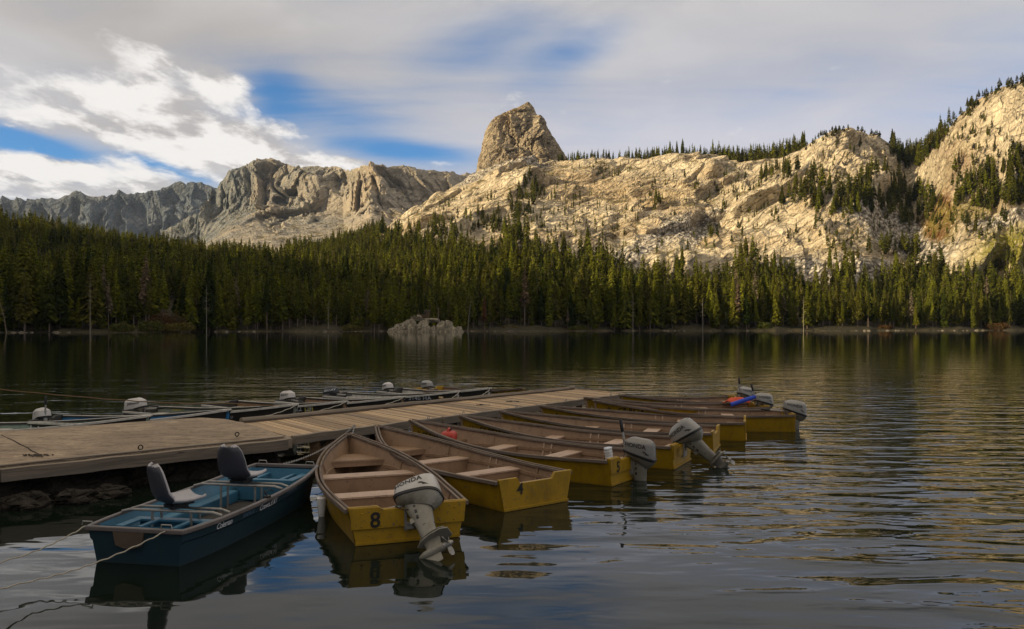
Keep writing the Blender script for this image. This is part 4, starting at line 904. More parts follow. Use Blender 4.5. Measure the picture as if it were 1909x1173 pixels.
# ---------------------------------------------------------------- outboard motors
def outboard(label, tilt, yaw, txt='HONDA', cowl=M_silver, tiller=0.0, scale=1.0, leg=M_silver_d, legkind=0, textm=M_letter, stripe=True):
    """origin on top of the transom; -Y points away from the boat. tilt lifts the leg out of the water."""
    root = empty('outboard_motor', (0, 0, 0), 0, label, 'outboard motor', 'outboard motors clamped to the moored boats')
    mb = MB()
    for x in (-.062, .062):
        mb.box((x, .035, -.045), (.022, .022, .20)); mb.box((x, -.035, -.07), (.026, .045, .27)); mb.box((x, 0, .035), (.024, .10, .028))
        mb.tube([(x, .045, -.07), (x, .105, -.07)], .008, 6); mb.box((x, .112, -.07), (.055, .008, .012))
    mb.box((0, -.045, -.16), (.12, .03, .07)); mb.box((0, -.048, .02), (.12, .04, .035))
    mb.build('clamp_bracket', M_steel, root, bevel=.004)
    piv = Vector((0, -.055, .045))
    Mx = Matrix.Translation(piv) @ Matrix.Rotation(math.radians(-tilt), 4, 'X') @ Matrix.Rotation(math.radians(yaw), 4, 'Z') @ Matrix.Translation(-piv)
    # cowl: superellipse sections, lower edge falling away aft
    Hc = .212; zb = .07; ex = 3.6
    def sec(u):      # u 0..1 up the cowl: centre y, half length, half width
        return -.135-.012*u, .222*(1-.10*u**2.2)*(1-max(0, u-.86)/.14*.22), .145*(1-.16*u**2)*(1-max(0, u-.84)/.16*.30)
    def zat(u, y): return zb+Hc*u+(y+.13)*(.34*(1-u)**1.0+.10*u*u)
    def ring(u, grow=0.0, n=36, dz=0.0):
        yc, a, b = sec(u); a += grow; b += grow; r = []
        for j in range(n):
            th = 2*PI*j/n; c, s = math.cos(th), math.sin(th); y = yc+a*math.copysign(abs(s)**(2/ex), s); x = b*math.copysign(abs(c)**(2/ex), c)
            if y < yc: x *= 1-.16*((yc-y)/a)**2
            r.append((x, y, zat(u, y)+dz))
        return r
    mb = MB(); rs = [ring(u) for u in np.linspace(0, 1, 12)]
    yc, a, b = sec(1.0); rs += [[(x*.82, yc+(y-yc)*.86, z+.014) for x, y, z in rs[-1]], [(x*.4, yc+(y-yc)*.5, z+.022) for x, y, z in rs[-1]]]
    mb.loft(rs, True); cw = mb.build('cowling', cowl, root, smooth=True, M=Mx)
    mb = MB(); mb.loft([ring(0, .006, dz=-.022), ring(0, .010, dz=-.004), ring(0, .010, dz=.010), ring(.02, .001, dz=.012)], True); mb.build('cowl_seam', M_black, cw, smooth=True, M=Mx)
    # lower tray
    mb = MB(); r0 = ring(0, -.004, dz=-.02); r1 = [(x*.86, -.13+(y+.13)*.90, z-.05) for x, y, z in r0]; r2 = [(x*.5, -.12+(y+.12)*.55, z-.10) for x, y, z in r0]
    mb.loft([r2, r1, r0], True); mb.build('lower_cowl', leg, root, smooth=True, M=Mx)
    # vent panel at the back of the cowl and top handle recess
    mb = MB(); mb.box((0, -.335, zb+Hc*.80-.03), (.09, .02, .045)); mb.build('air_vent', M_black, cw, bevel=.004, M=Mx)
    # lettering on both flanks
    for sg in (-1, 1):
        vs, fs = text_verts(txt, .078, .0016, 'CENTER', 1.02); out = []
        for (u_, v_, _) in vs:
            y = -.105+u_*(1 if sg > 0 else -1); uu = .62+v_/Hc; yc, a, b = sec(uu); q = min(abs((y-yc)/a), .99); x = b*(1-q**ex)**(1/ex)
            if y < yc: x *= 1-.16*((yc-y)/a)**2
            out.append((sg*(x+.0035), y, zat(uu, y)))
        mb = MB(); mb.add(out, fs); mb.build('lettering', textm, cw, M=Mx)
        if stripe:
            pl = [(-.30, .20), (-.245, .36), (-.195, .40), (-.235, .33), (-.20, .31), (-.262, .26), (-.245, .20)]; out = []
            for y, uu in pl:
                yc, a, b = sec(uu); q = min(abs((y-yc)/a), .99); x = b*(1-q**ex)**(1/ex)*(1-.16*((yc-y)/a)**2 if y < yc else 1); out.append((sg*(x+.0035), y, zat(uu, y)))
            mb = MB(); mb.add(out, [(0, 1, 6), (1, 5, 6), (1, 3, 4), (1, 4, 5), (1, 2, 3)]); mb.build('wing_emblem', M_letter, cw, M=Mx)
    # leg
    mb = MB(); secs = [(.06, .070, .145, -.115), (-.03, .066, .130, -.115), (-.16, .058, .108, -.122), (-.30, .046, .088, -.13), (-.42, .038, .080, -.135), (-.475, .032, .084, -.14)]
    rs = []
    for z, b_, a_, y_ in secs:
        rs.append([(b_*math.copysign(abs(math.cos(q))**.8, math.cos(q)), y_+a_*math.copysign(abs(math.sin(q))**.8, math.sin(q)), z) for q in np.linspace(0, 2*PI, 20, endpoint=False)])
    mb.loft(rs, True); lg = mb.build('leg', leg, root, smooth=True, M=Mx)
    mb = MB(); rs = [[(.043*c_, -.13+.084*s_, z) for c_, s_ in [(math.cos(q), math.sin(q)) for q in np.linspace(0, 2*PI, 16, endpoint=False)]] for z in (-.30, -.308)]
    mb.loft([[(x*1.08, -.13+(y+.13)*1.08, z) for x, y, z in r] for r in rs], True); mb.build('joint', M_black, lg, M=Mx)
    mb = MB()
    for z_ in (-.05, -.12, -.19):
        for sg in (-1, 1): mb.box((sg*.057, -.09, z_), (.014, .022, .035))
    mb.build('exhaust_ports', M_black, lg, M=Mx)
    # swivel tube in front of the leg
    mb = MB(); mb.tube([(0, -.02, .07), (0, -.03, -.22)], .026, 10); mb.box((0, -.03, -.19), (.08, .05, .06)); mb.tube([(.05, -.03, .0), (.05, -.03, -.16)], .012, 8); mb.build('swivel_bracket', leg, root, smooth=True, M=Mx)
    # cavitation plate, gear case, skeg
    mb = MB(); pl = [(0, .0), (.05, -.05), (.085, -.16), (.09, -.27), (.055, -.335), (-.055, -.335), (-.09, -.27), (-.085, -.16), (-.05, -.05)]
    mb.prism(pl, -.49, -.475); mb.prism([(x*.62, -.16+(y+.16)*.8) for x, y in pl], -.435, -.425)
    mb.loft([[(x*.75, -.16+(y+.16)*.9, -.475) for x, y in pl], [(x*.4, -.15+(y+.15)*.7, -.44) for x, y in pl]], True)
    mb.build('cavitation_plate', leg, root, bevel=.003, M=Mx)
    mb = MB(); rs = []
    for z, b_, a_, y_ in ((-.485, .024, .085, -.15), (-.56, .018, .075, -.15), (-.60, .03, .09, -.15)): rs.append([(b_*math.cos(q), y_+a_*math.sin(q), z) for q in np.linspace(0, 2*PI, 16, endpoint=False)])
    mb.loft(rs, True)
    ys = [(.015, .004), (-.005, .022), (-.05, .038), (-.12, .043), (-.20, .041), (-.245, .036)]
    rs = [[(r*math.cos(q), y, -.615+r*math.sin(q)) for q in np.linspace(0, 2*PI, 16, endpoint=False)] for y, r in ys]; mb.loft(rs, True)
    mb.loft([[(-.007, -.02, -.64), (.007, -.02, -.64), (.007, -.20, -.64), (-.007, -.20, -.64)], [(-.003, -.12, -.745), (.003, -.12, -.745), (.003, -.205, -.745), (-.003, -.205, -.745)]], True)
    mb.build('gear_case', leg, root, smooth=True, M=Mx)
    mb = MB(); rs = [[(r*math.cos(q), y, -.615+r*math.sin(q)) for q in np.linspace(0, 2*PI, 12, endpoint=False)] for y, r in ((-.246, .030), (-.31, .026), (-.335, .010))]; mb.loft(rs, True)
    for k_ in range(3):
        a0 = k_*2*PI/3+.5; R_ = Matrix.Translation((0, -.285, -.615)) @ Matrix.Rotation(a0, 4, 'Y')
        bl = []
        for rr, ww, tw in ((.022, .035, 50), (.055, .060, 40), (.088, .066, 30), (.108, .040, 24)):
            tw = math.radians(tw); bl.append([R_ @ Vector((sx*ww*math.cos(tw)*.5+dz_*math.sin(tw), sx*ww*math.sin(tw)*.5-dz_*math.cos(tw), rr)) for sx, dz_ in ((-1, -.002), (1, -.002), (1, .002), (-1, .002))])
        mb.loft(bl, True)
    mb.build('propeller', M_steel, root, smooth=False, M=Mx)
    # tiller
    th = math.radians(tiller); base = Vector((0, .06, .085)); d = Vector((0, math.cos(th), math.sin(th)))
    mb = MB(); mb.box((0, .03, .085), (.07, .10, .06)); mb.tube([base, base+d*.06, base+d*.30], [.026, .020, .017], 8); ti = mb.build('tiller', M_silver, root, smooth=True, M=Mx)
    mb = MB(); mb.tube([base+d*.30, base+d*.31, base+d*.36, base+d*.47, base+d*.48], [.018, .024, .026, .022, .015], 10); mb.build('grip', M_black, ti, smooth=True, M=Mx)
    mb = MB(); mb.tube([(.03, .05, .11), (.06, .10, .08), (.07, .06, .0), (.05, -.02, -.06)], .007, 6); mb.tube([(-.03, .05, .10), (-.07, .09, .05), (-.06, .02, -.03), (-.04, -.04, -.05)], .006, 6); mb.build('control_cable', M_black, root, smooth=True, M=Mx)
    root.scale = (scale,)*3
    return root
def mount(mot, boat, H, dx=0.0, extra=0.0, dz=0.0):
    """stand the motor on a boat's transom (the motor stays a thing of its own)"""
    a = boat.rotation_euler.z; l = Vector((dx, -.0, H.zG(0)+.035-.05+dz)); c, s = math.cos(a), math.sin(a)
    mot.location = (boat.location.x+l.x*c-l.y*s, boat.location.y+l.x*s+l.y*c, l.z); mot.rotation_euler = (0, 0, a+math.radians(extra)); return mot
mount(outboard('silver outboard tilted up over the rivetted stern numbered 8', 58, 56, tiller=22, scale=1.10, cowl=M_silver8), boat8, H8, .03)
mount(outboard('silver outboard standing upright on the boat numbered 5, its handle raised', 2, 12, cowl=M_silver5, tiller=82, scale=1.06), boat5, H5, .14, 0, -.05)
mount(outboard('silver outboard tilted far up on the boat numbered 11, propeller in the air', 50, -6, tiller=-12, scale=1.1), boat11, H11, .05)
mount(outboard('silver outboard standing upright on the boat numbered 9, alone at the right', 0, 2, tiller=4, scale=1.1), boatE, HE, .02, 0, -.05)
mount(outboard('grey outboard beside the blue foam roll', 4, 5, tiller=76, scale=.98), boatF, HF, 0)
mount(outboard('grey outboard with an upright black handle on the last yellow boat of the row', 0, 5, tiller=86), boatG, HG, 0)
mount(outboard('pale outboard with a handle reaching over the half hidden yellow boat', 6, -10, txt='SUZUKI', cowl=M_silver, tiller=4, stripe=False), boatZ, HZ, 0, 0, -.07)
mount(outboard('white outboard on the boat with a pale gunwale', 0, -30, txt='SUZUKI', cowl=M_cowl_w, stripe=False), aA, HA, 0, 0, -.07)
mount(outboard('black outboard on the long dark boat', 0, 0, txt='MERCURY', cowl=M_cowl_b, leg=M_cowl_b, textm=M_letter_w, stripe=False), aB, HB, 0, 0, -.07)
mount(outboard('low white outboard behind the tan lined dark boats', 4, -15, txt='SUZUKI', cowl=M_cowl_w, stripe=False), aC, HC2, 0, 0, -.07)
mount(outboard('large white outboard with dark script behind the concrete slab', 2, 4, txt='Johnson', cowl=M_cowl_w, tiller=6, scale=1.1, stripe=False), aE, HE2, 0, 0, -.07)
mount(outboard('small dark and white outboard with an upright black handle, leftmost of all', 0, -40, txt='E', cowl=M_cowl_w, leg=M_cowl_b, tiller=86, stripe=False), aF, HF2, 0, 0, -.07)

# ---------------------------------------------------------------- blue flat-bowed boat
def jon_boat():
    s = Vector((-3.62, 7.72)); e = Vector((-3.06, 10.92)); L = (e-s).length
    root = empty('fishing_boat', (0, 0, 0), 0, 'blue flat ended fishing boat with two swivel seats tied beside the concrete slab', 'boat')
    place(root, s, e)
    bG = hermite([(0, .50), (.08, .545), (.3, .585), (.6, .58), (.88, .51), (1, .44)]); zG = hermite([(0, .34), (.3, .33), (.7, .345), (1, .40)])
    def ring(t, ins, zb, n=1):
        b = bG(t)-ins; z = zG(t); y = t*L; bb = (bG(t)-.07)-ins; yb = y+(-.10*max(0, t-.85)/.15 if n else 0)+(.05 if t < .02 and n else 0)
        zs = [z, z-.10, z-.12, zb]; bs = [b, b-.012, b-.035, bb]
        if ins: zs = [z, z-.10, z-.12, zb]; bs = [b, b-.035, b-.05, bb-.05]
        r = [(-q, y+(yb-y)*(z-zz)/(z-zb), zz) for q, zz in zip(bs, zs)]; return r+[(-x, yy, zz) for x, yy, zz in reversed(r)]
    ts = np.linspace(0, 1, 26)
    mb = MB(); rs = [ring(t, 0, -.06) for t in ts]; mb.loft(rs, True); 
    mb.f = [f for f in mb.f if not (len(f) == 4 and (f[0] % 8) == 7 and (f[1] % 8) == 0)]; mb.build('hull', M_jon_out, root, smooth=True)
    mb = MB(); rs = [ring(t, .03, .04, 1) for t in np.linspace(.045, .955, 22)]; mb.loft(rs, True); mb.f = [f for f in mb.f if not (len(f) == 4 and (f[0] % 8) == 7 and (f[1] % 8) == 0)]
    o = mb.build('interior_lining', M_jon_in, root, smooth=True)
    # rolled gunwale all round
    pl = [(bG(t)+.004, t*L, zG(t)) for t in ts]; loop = [(x, y, z) for x, y, z in pl]+[(-x, y, z) for x, y, z in reversed(pl)]; loop.append(loop[0])
    mb = MB(); sweep(mb, pl, .045, .05); sweep(mb, pl, .045, .05, True)
    for t in (0, 1): mb.beam((-bG(t)-.02, t*L, zG(t)), (bG(t)+.02, t*L, zG(t)), .045, .05)
    mb.build('gunwale', paint('worn_gunwale', (.13, .115, .11), (.07, .06, .055), .5, .45, 6, 0, low=False), root, bevel=.012)
    # decks with recessed trays at both ends
    for nm, t0, t1 in (('stern_deck', .01, .22), ('bow_deck', .80, .99)):
        z = zG((t0+t1)/2)-.045; y0, y1 = t0*L, t1*L; b = min(bG(t0), bG(t1))-.055; mb = MB()
        for x0, x1, a0, a1 in ((-b, b, 0, .12), (-b, b, .86, 1), (-b, -b+.10, .12, .86), (b-.10, b, .12, .86), (-.20, -.15, .12, .86), (.17, .22, .12, .86)):
            mb.box(((x0+x1)/2, y0+(y1-y0)*(a0+a1)/2, z-.012), (x1-x0, (y1-y0)*(a1-a0), .024))
        dk = mb.build(nm, M_jon_in, root, bevel=.005)
        mb = MB(); mb.box((0, (y0+y1)/2, z-.10), (2*b-.02, (y1-y0)*.9, .01)); inner_y = y1 if t0 < .5 else y0
        mb.box((0, inner_y, z-.14), (2*b-.04, .02, .24)); mb.build('tray', M_jon_in, dk)
    mb = MB(); mb.box((0, .51*L, .046), (.80, .56*L, .012)); mb.build('floor_mat', M_jon_floor, root)
    for sg in (-1, 1):
        mb = MB(); mb.box((sg*.40, .51*L, .12), (.14, .57*L, .15)); mb.build('side_bench', M_jon_in, root, bevel=.02)
    mb = MB(); q = [(-.17, .345), (.17, .345), (.14, .19), (.05, .16), (-.05, .16), (-.14, .19)]; mb.loft([[(x-.06, -.020, z) for x, z in q], [(x-.06, .015, z) for x, z in q]], True); mb.build('motor_pad', paint('motor_pad_wood', (.09, .065, .045), (.05, .04, .03), .5, .8, 6, 0, low=False), root, bevel=.006)
    for sg, t in ((-1, 0), (1, 0), (-1, 1), (1, 1)):
        x = sg*(bG(t)-.10 if t else (bG(t)-.0 if sg < 0 else bG(t)-.16)); y = t*L-.01; z = zG(t)+.03; mb = MB()
        mb.tube([(x-.06, y, z), (x-.05, y, z+.035), (x+.05, y, z+.035), (x+.06, y, z)], .007, 6); mb.build('grab_handle', M_steel, root, smooth=True)
    # tube frames with swivel seats
    for k, (t, ang) in enumerate(((.185, -34), (.60, -8))):
        y = t*L; z = zG(t)+.035; b = bG(t)-.01; fr = MB()
        fr.tube([(-b, y, z-.005), (-b+.10, y, z+.02), (b-.10, y, z+.02), (b, y, z-.005)], .016, 8); fr.tube([(-b, y+.16, z-.01), (-b+.10, y+.16, z+.02), (b-.10, y+.16, z+.02), (b, y+.16, z-.01)], .014, 8)
        for x in (-.22, .22):
            fr.tube([(x, y, z+.02), (x, y, .05)], .014, 8); fr.tube([(x, y+.16, z+.02), (x, y+.16, .05)], .014, 8)
        fo_ = fr.build('seat_frame', M_steel, root, smooth=True)
        R_ = Matrix.Translation((.0, y+.08, z+.03)) @ Matrix.Rotation(math.radians(ang), 4, 'Z')
        mb = MB(); mb.box((0, 0, .03), (.20, .18, .035)); mb.box((0, .03, .058), (.26, .22, .015)); mb.build('swivel_mount', M_black, root, bevel=.004, M=R_)
        # moulded bucket shell
        prof = [(.235, .095, .19), (.20, .085, .205), (.10, .072, .215), (0, .070, .215), (-.10, .080, .21), (-.165, .115, .205), (-.205, .19, .20), (-.235, .30, .19), (-.258, .40, .165), (-.268, .455, .12), (-.268, .475, .07)]
        V, F_ = [], []; nn = 15
        for i, (py, pz, hw) in enumerate(prof):
            for j in range(nn):
                s_ = -1+2*j/(nn-1); cup = abs(s_)**2.6; x = hw*s_; up = .042*cup if i < 6 else .018*cup; fw = 0 if i < 5 else .055*cup
                V.append((x, py+fw, pz+up))
        for i in range(len(prof)-1):
            for j in range(nn-1): a = i*nn+j; F_.append((a, a+1, a+nn+1, a+nn))
        mb = MB(); mb.add(V, F_); so = link('seat_shell', mb.mesh('seat_shell', True, R_), M_seatgrey, root); so.data.materials.append(M_seatback)
        so.data.shade_smooth()
        m_ = so.modifiers.new('thickness', 'SOLIDIFY'); m_.thickness = .026; m_.offset = 0
        # dark outer shell sits just behind the pale one
        mb = MB(); V2 = [(x*1.015, y_-(.013 if i//nn > 4 else 0), z_-(.011 if i//nn <= 6 else 0)) for i, (x, y_, z_) in enumerate(V)]; keep = [tuple(q-4*nn for q in f) for f in F_ if f[0] >= 4*nn]; mb.add(V2[4*nn:], keep)
        o2 = link('seat_back_shell', mb.mesh('seat_back_shell', True, R_), M_seatback, root); o2.data.shade_smooth()
        m_ = o2.modifiers.new('thickness', 'SOLIDIFY'); m_.thickness = .006; m_.offset = 0
    # oarlock clamp on the right gunwale
    mb = MB(); t = .47; x = bG(t); y = t*L; z = zG(t); mb.box((x, y, z+.02), (.05, .08, .05)); mb.tube([(x, y, z+.04), (x-.03, y-.02, z+.10)], .008, 6); mb.tube([(x, y+.03, z+.04), (x+.02, y+.05, z-.07)], .006, 6); mb.tube([(x-.02, y-.04, z+.08), (x+.03, y+.01, z+.12), (x+.05, y+.05, z+.08)], .007, 6)
    mb.build('rowlock', M_black, root, smooth=True)
    def side_word(txt, size, y0, zoff, shear, mat, sp=1.0, bold=0.0):
        vs, fs = text_verts(txt, size, bold, 'LEFT', sp); out = []
        for u, v, _ in vs:
            y = y0+u+v*shear; t_ = y/L; z = zG(t_)-.085+zoff+v; out.append((bG(t_)-.002-.012*max(0, (zG(t_)-z))/.10+.006, y, z))
        mb = MB(); mb.add(out, fs); mb.build('lettering', mat, root)
    mdl = paint('light_decal', (.70, .72, .74), (.5, .5, .5), .2, .6, 20, 0, low=False); mdd = paint('blue_decal', (.10, .17, .26), (.08, .1, .15), .2, .6, 20, 0, low=False)
    side_word('Coleman', .085, .50, .02, .25, mdl, .92, .0008); side_word('RAM-X', .075, 1.00, .02, .25, mdd, 1.0); side_word('Crawdad XT', .088, 1.36, .02, .25, mdl, .92, .0008)
    mb = MB()
    for z_ in (-.03, -.045): mb.add([(bG(.6)+.005, 1.95+.1, zG(.6)+z_), (bG(.7)+.005, 2.35, zG(.7)+z_), (bG(.7)+.005, 2.35, zG(.7)+z_+.006), (bG(.6)+.005, 2.05, zG(.6)+z_+.006)], [(0, 1, 2, 3)])
    mb.build('pinstripe', mdd, root)
    return root, L, bG, zG
jb, jL, jbG, jzG = jon_boat()
def jw(x, y, z):
    a = jb.rotation_euler.z; c, s = math.cos(a), math.sin(a); return Vector((jb.location.x+x*c-y*s, jb.location.y+x*s+y*c, z))

# ---------------------------------------------------------------- wooden dock
DA = Vector((-5.13, 15.25)); DB = Vector((1.80, 23.35)); DC = Vector((3.02, 21.75)); DD_ = Vector((-3.72, 13.42)); ZD = .45
dock = empty('dock', (0, 0, 0), 0, 'wooden dock of weathered brown planks between the two rows of boats', 'dock')
mb = MB(); N = 74
for i in range(N):
    a0, a1 = i/N, (i+1)/N; g = .0008; p0 = DA.lerp(DB, a0+g); p1 = DA.lerp(DB, a1-g); q0 = DD_.lerp(DC, a0+g); q1 = DD_.lerp(DC, a1-g); z = ZD+random.uniform(-.004, .004); j_ = random.uniform(-.02, .02)
    d = (q0-p0).normalized()*j_; mb.prism([tuple(p0+d), tuple(q0+d), tuple(q1+d), tuple(p1+d)], z-.035, z)
# orient plank grain along X of a rotated object
ang = math.atan2((DD_-DA).y, (DD_-DA).x); Rz = Matrix.Rotation(-ang, 4, 'Z'); dk = mb.build('deck_planks', M_plank, dock, M=Rz); dk.rotation_euler = (0, 0, ang)
def edge_beam(a, b, z, w_, h_, name, mat, jit=.006, seg=10):
    v = Vector((b[0]-a[0], b[1]-a[1])); an = math.atan2(v.y, v.x); R = Matrix.Rotation(-an, 4, 'Z'); mb = MB(); mb.beam((a[0], a[1], z), (b[0], b[1], z), w_, h_, jit=jit, seg=seg)
    o = mb.build(name, mat, dock, bevel=.008, M=R); o.rotation_euler = (0, 0, an); return o
side_n = Vector((.776, -.63))
e0 = DD_+side_n*.06; e1 = DC+side_n*.06
for k in range(3):
    a = e0.lerp(e1, k/3+.003); b = e0.lerp(e1, (k+1)/3-.003); edge_beam(a, b, ZD-.055, .11, .15, 'edge_beam', M_beam, .008, 12)
f0 = DA-side_n*.06; f1 = DB-side_n*.06
edge_beam(f0, f1, ZD-.055, .10, .14, 'edge_beam', M_beam); edge_beam(DB+Vector((-.05, .07)), DC+Vector((.05, .07)), ZD-.045, .10, .13, 'edge_beam', M_plank)
mb = MB(); pl = []
for i in range(23): q = (DA-side_n*.02).lerp(DB-side_n*.02, i/22); pl.append((q.x+random.uniform(-.012, .012), q.y, ZD+.045+random.uniform(-.008, .008)))
an = math.atan2((DB-DA).y, (DB-DA).x); mb.tube(pl, [.055+random.uniform(-.006, .006) for _ in pl], 9); o = mb.build('pole_rail', M_beam, dock, smooth=True, M=Matrix.Rotation(-an, 4, 'Z')); o.rotation_euler = (0, 0, an)
for k, a in enumerate((.05, .3, .55, .8, .98)):
    for A_, B_ in ((DA, DB), (DD_, DC)):
        q = A_.lerp(B_, a); mb = MB(); mb.beam((q.x, q.y, -1.6), (q.x, q.y, ZD-.04), .15, .15, up=Vector((0, 1, 0))); mb.build('post', M_post, dock)
mb = MB()
q = DD_.lerp(DC, .05); mb.beam((q.x-.28, q.y-.20, -.15), (q.x+.35, q.y+.75, .34), .09, .13); mb.build('brace', wood_mat('pale_timber', (.26, .17, .09), (.17, .11, .06), (.16, .12, .08)), dock)
for k, a in enumerate((.125, .30, .395, .56, .74, .93)):
    q = e0.lerp(e1, a); mb = MB(); c = Vector((q.x, q.y, ZD+.045)); d = Vector((.63, .776, 0)); mb.tube([c+d*.028*math.cos(u)+Vector((0, 0, 1))*.028*math.sin(u) for u in np.linspace(0, 2*PI, 13)], .007, 6, False)
    mb.box((q.x, q.y, ZD+.012), (.05, .05, .02)); mb.build('ring_bolt', M_steel, dock, smooth=True)
for k, a in enumerate((.40, .50)):      # flat iron straps lying on the deck
    q = DA.lerp(DB, a+.14).lerp(DD_.lerp(DC, a+.14), .55); mb = MB(); mb.beam((q.x-.16, q.y+.03, ZD+.012), (q.x+.16, q.y-.02, ZD+.014), .03, .012); mb.box((q.x-.05, q.y, ZD+.022), (.07, .05, .02)); mb.build('iron_strap', M_black, dock)

# ---------------------------------------------------------------- concrete slab and its stone crib
slab = empty('concrete_landing', (0, 0, 0), 0, 'cracked concrete landing slab edged with grey timber, left of the dock', 'landing')
near = [(-12.2, 5.05), (-6.58, 10.30), (-3.66, 12.98)]; far_ = [(-14.5, 9.35), (-8.85, 13.75), (-6.55, 15.45), (-6.1, 15.75), (-5.55, 15.55), (-5.0, 15.0), (-4.55, 14.35), (-4.0, 13.55), (-3.72, 13.2)]
poly = [Vector(q) for q in near]+[Vector(q) for q in reversed(far_)]
# fine top surface as a grid clipped to the outline, gently uneven
bm = bmesh.new(); vs_ = [bm.verts.new((q.x, q.y, ZD+.045)) for q in poly]; f = bm.faces.new(vs_); bmesh.ops.recalc_face_normals(bm, faces=[f])
bmesh.ops.triangulate(bm, faces=bm.faces[:]); bmesh.ops.subdivide_edges(bm, edges=bm.edges[:], cuts=24, use_grid_fill=True)
for v in bm.verts:
    p3 = np.array([[v.co.x, v.co.y, 0.0]]); v.co.z += float(fbm(p3*.7, 3, 9)[0])*.014+float(fbm(p3*5, 2, 19)[0])*.003
    if not v.is_boundary: pass
me = bpy.data.meshes.new('slab_top'); 
geo = bmesh.ops.extrude_face_region(bm, geom=bm.faces[:]); 
for v in [q for q in geo['geom'] if isinstance(q, bmesh.types.BMVert)]: v.co.z = ZD-.055
bmesh.ops.recalc_face_normals(bm, faces=bm.faces); bm.to_mesh(me); bm.free()
top_o = link('slab', me, M_conc, slab)
def along(a, b, off): v = (b-a).normalized(); return Vector((v.y, -v.x))*off
A0, A1, A2 = (Vector(q) for q in near)
def slab_beam(a, b, z, w_, h_, name='edge_timber', jit=.006, seg=12):
    v = b-a; an = math.atan2(v.y, v.x); mb = MB(); mb.beam((a.x, a.y, z), (b.x, b.y, z), w_, h_, jit=jit, seg=seg); o = mb.build(name, M_beam, slab, bevel=.008, M=Matrix.Rotation(-an, 4, 'Z')); o.rotation_euler = (0, 0, an)
n1_ = along(A0, A2, .06)
slab_beam(A0+n1_, A1+n1_*1.0, ZD-.055, .12, .17); slab_beam(A1+n1_+(A2-A1)*.002, A2+n1_, ZD-.055, .12, .17)
slab_beam(A0+n1_*-.6, A2+n1_*-.6, ZD+.058, .07, .022, 'cap_strip', .004)
mb = MB(); mb.beam((A2.x+.07, A2.y+.00, ZD-.05), (A2.x-.1, A2.y+.32, ZD-.05), .10, .16); mb.build('end_timber', M_beam, slab, bevel=.008)
for px_, py_ in ((262, 838), (442, 813)):
    Yq = (EYE-ZD-.06)*FOC/(py_-HY); c = Vector(((px_-CX)/FOC*Yq, Yq, ZD+.09)); mb = MB(); d = Vector((.735, .677, 0))
    mb.tube([c+d*.032*math.cos(u)+Vector((0, 0, 1))*.032*math.sin(u) for u in np.linspace(0, 2*PI, 13)], .009, 6, False); mb.tube([c-Vector((0, 0, .03)), c-Vector((0, 0, .08))], .009, 6); mb.build('ring_bolt', M_black, slab, smooth=True)
def flat(px_, py_, z=ZD+.05): Yq = (EYE-z)*FOC/(py_-HY); return ((px_-CX)/FOC*Yq, Yq)
mb = MB(); ck = [flat(x, y) for x, y in ((2, 811), (14, 817), (26, 822), (38, 829), (52, 835), (58, 840), (75, 848))]
for i in range(len(ck)-1): mb.beam((*ck[i], ZD+.050), (*ck[i+1], ZD+.050), random.uniform(.008, .02), .012)
mb.build('crack', M_hole, slab)
# spalled hollow full of rubble
for (cx, cy, rx, ry) in ((68, 850, .26, .11),):
    c = flat(cx, cy); mb = MB()
    for _ in range(46): a = random.uniform(0, 6.28); r = random.random()**.6; s_ = random.uniform(.007, .020); mb.sphere((c[0]+rx*r*math.cos(a), c[1]+ry*r*math.sin(a), ZD+.058+s_*.1), s_, 6, 4, (1, 1, .6))
    mb.build('rubble_patch', paint('dark_rubble', (.07, .055, .045), (.03, .025, .02), .5, .95, 20, 0, low=False), slab)
# crib: rough stone wall below, set back under the timber
n = 120; rows_ = 16; V = np.zeros((rows_, n, 3))
cr_pts = [A0-n1_*3.2, A2-n1_*3.2, A2-n1_*3.0+Vector((-.25, .55)), Vector((-4.9, 14.6)), Vector((-6.0, 15.35)), Vector((-14.3, 9.15))]; acc = [0]
for i in range(5): acc.append(acc[-1]+(cr_pts[i+1]-cr_pts[i]).length)
ss = np.linspace(0, acc[-1], n*2); n = len(ss); V = np.zeros((rows_, n, 3))
V[:, :, 0] = np.interp(ss, acc, [q.x for q in cr_pts]); V[:, :, 1] = np.interp(ss, acc, [q.y for q in cr_pts]); V[:, :, 2] = np.linspace(-.8, ZD-.05, rows_)[:, None]
q = V.reshape(-1, 3); fa, ea = facet(q/np.array([.45, .45, .30]), 901, 1.0); fb, eb = facet(q/np.array([.16, .16, .12]), 911, 1.0); dsp = fa*.12+fb*.035-(1-ea)*.08
dsp += np.interp(q[:, 2], [-.8, 0, .2, .4], [.25, .16, .05, .0]); q[:, 0] += n1_.normalized().x*dsp; q[:, 1] += n1_.normalized().y*dsp
idx = np.arange(rows_*n).reshape(rows_, n); Fq = np.stack([idx[:-1, :-1], idx[:-1, 1:], idx[1:, 1:], idx[1:, :-1]], -1).reshape(-1, 4)
link('stone_crib', np_mesh('stone_crib', q, Fq, False), M_stone, slab)
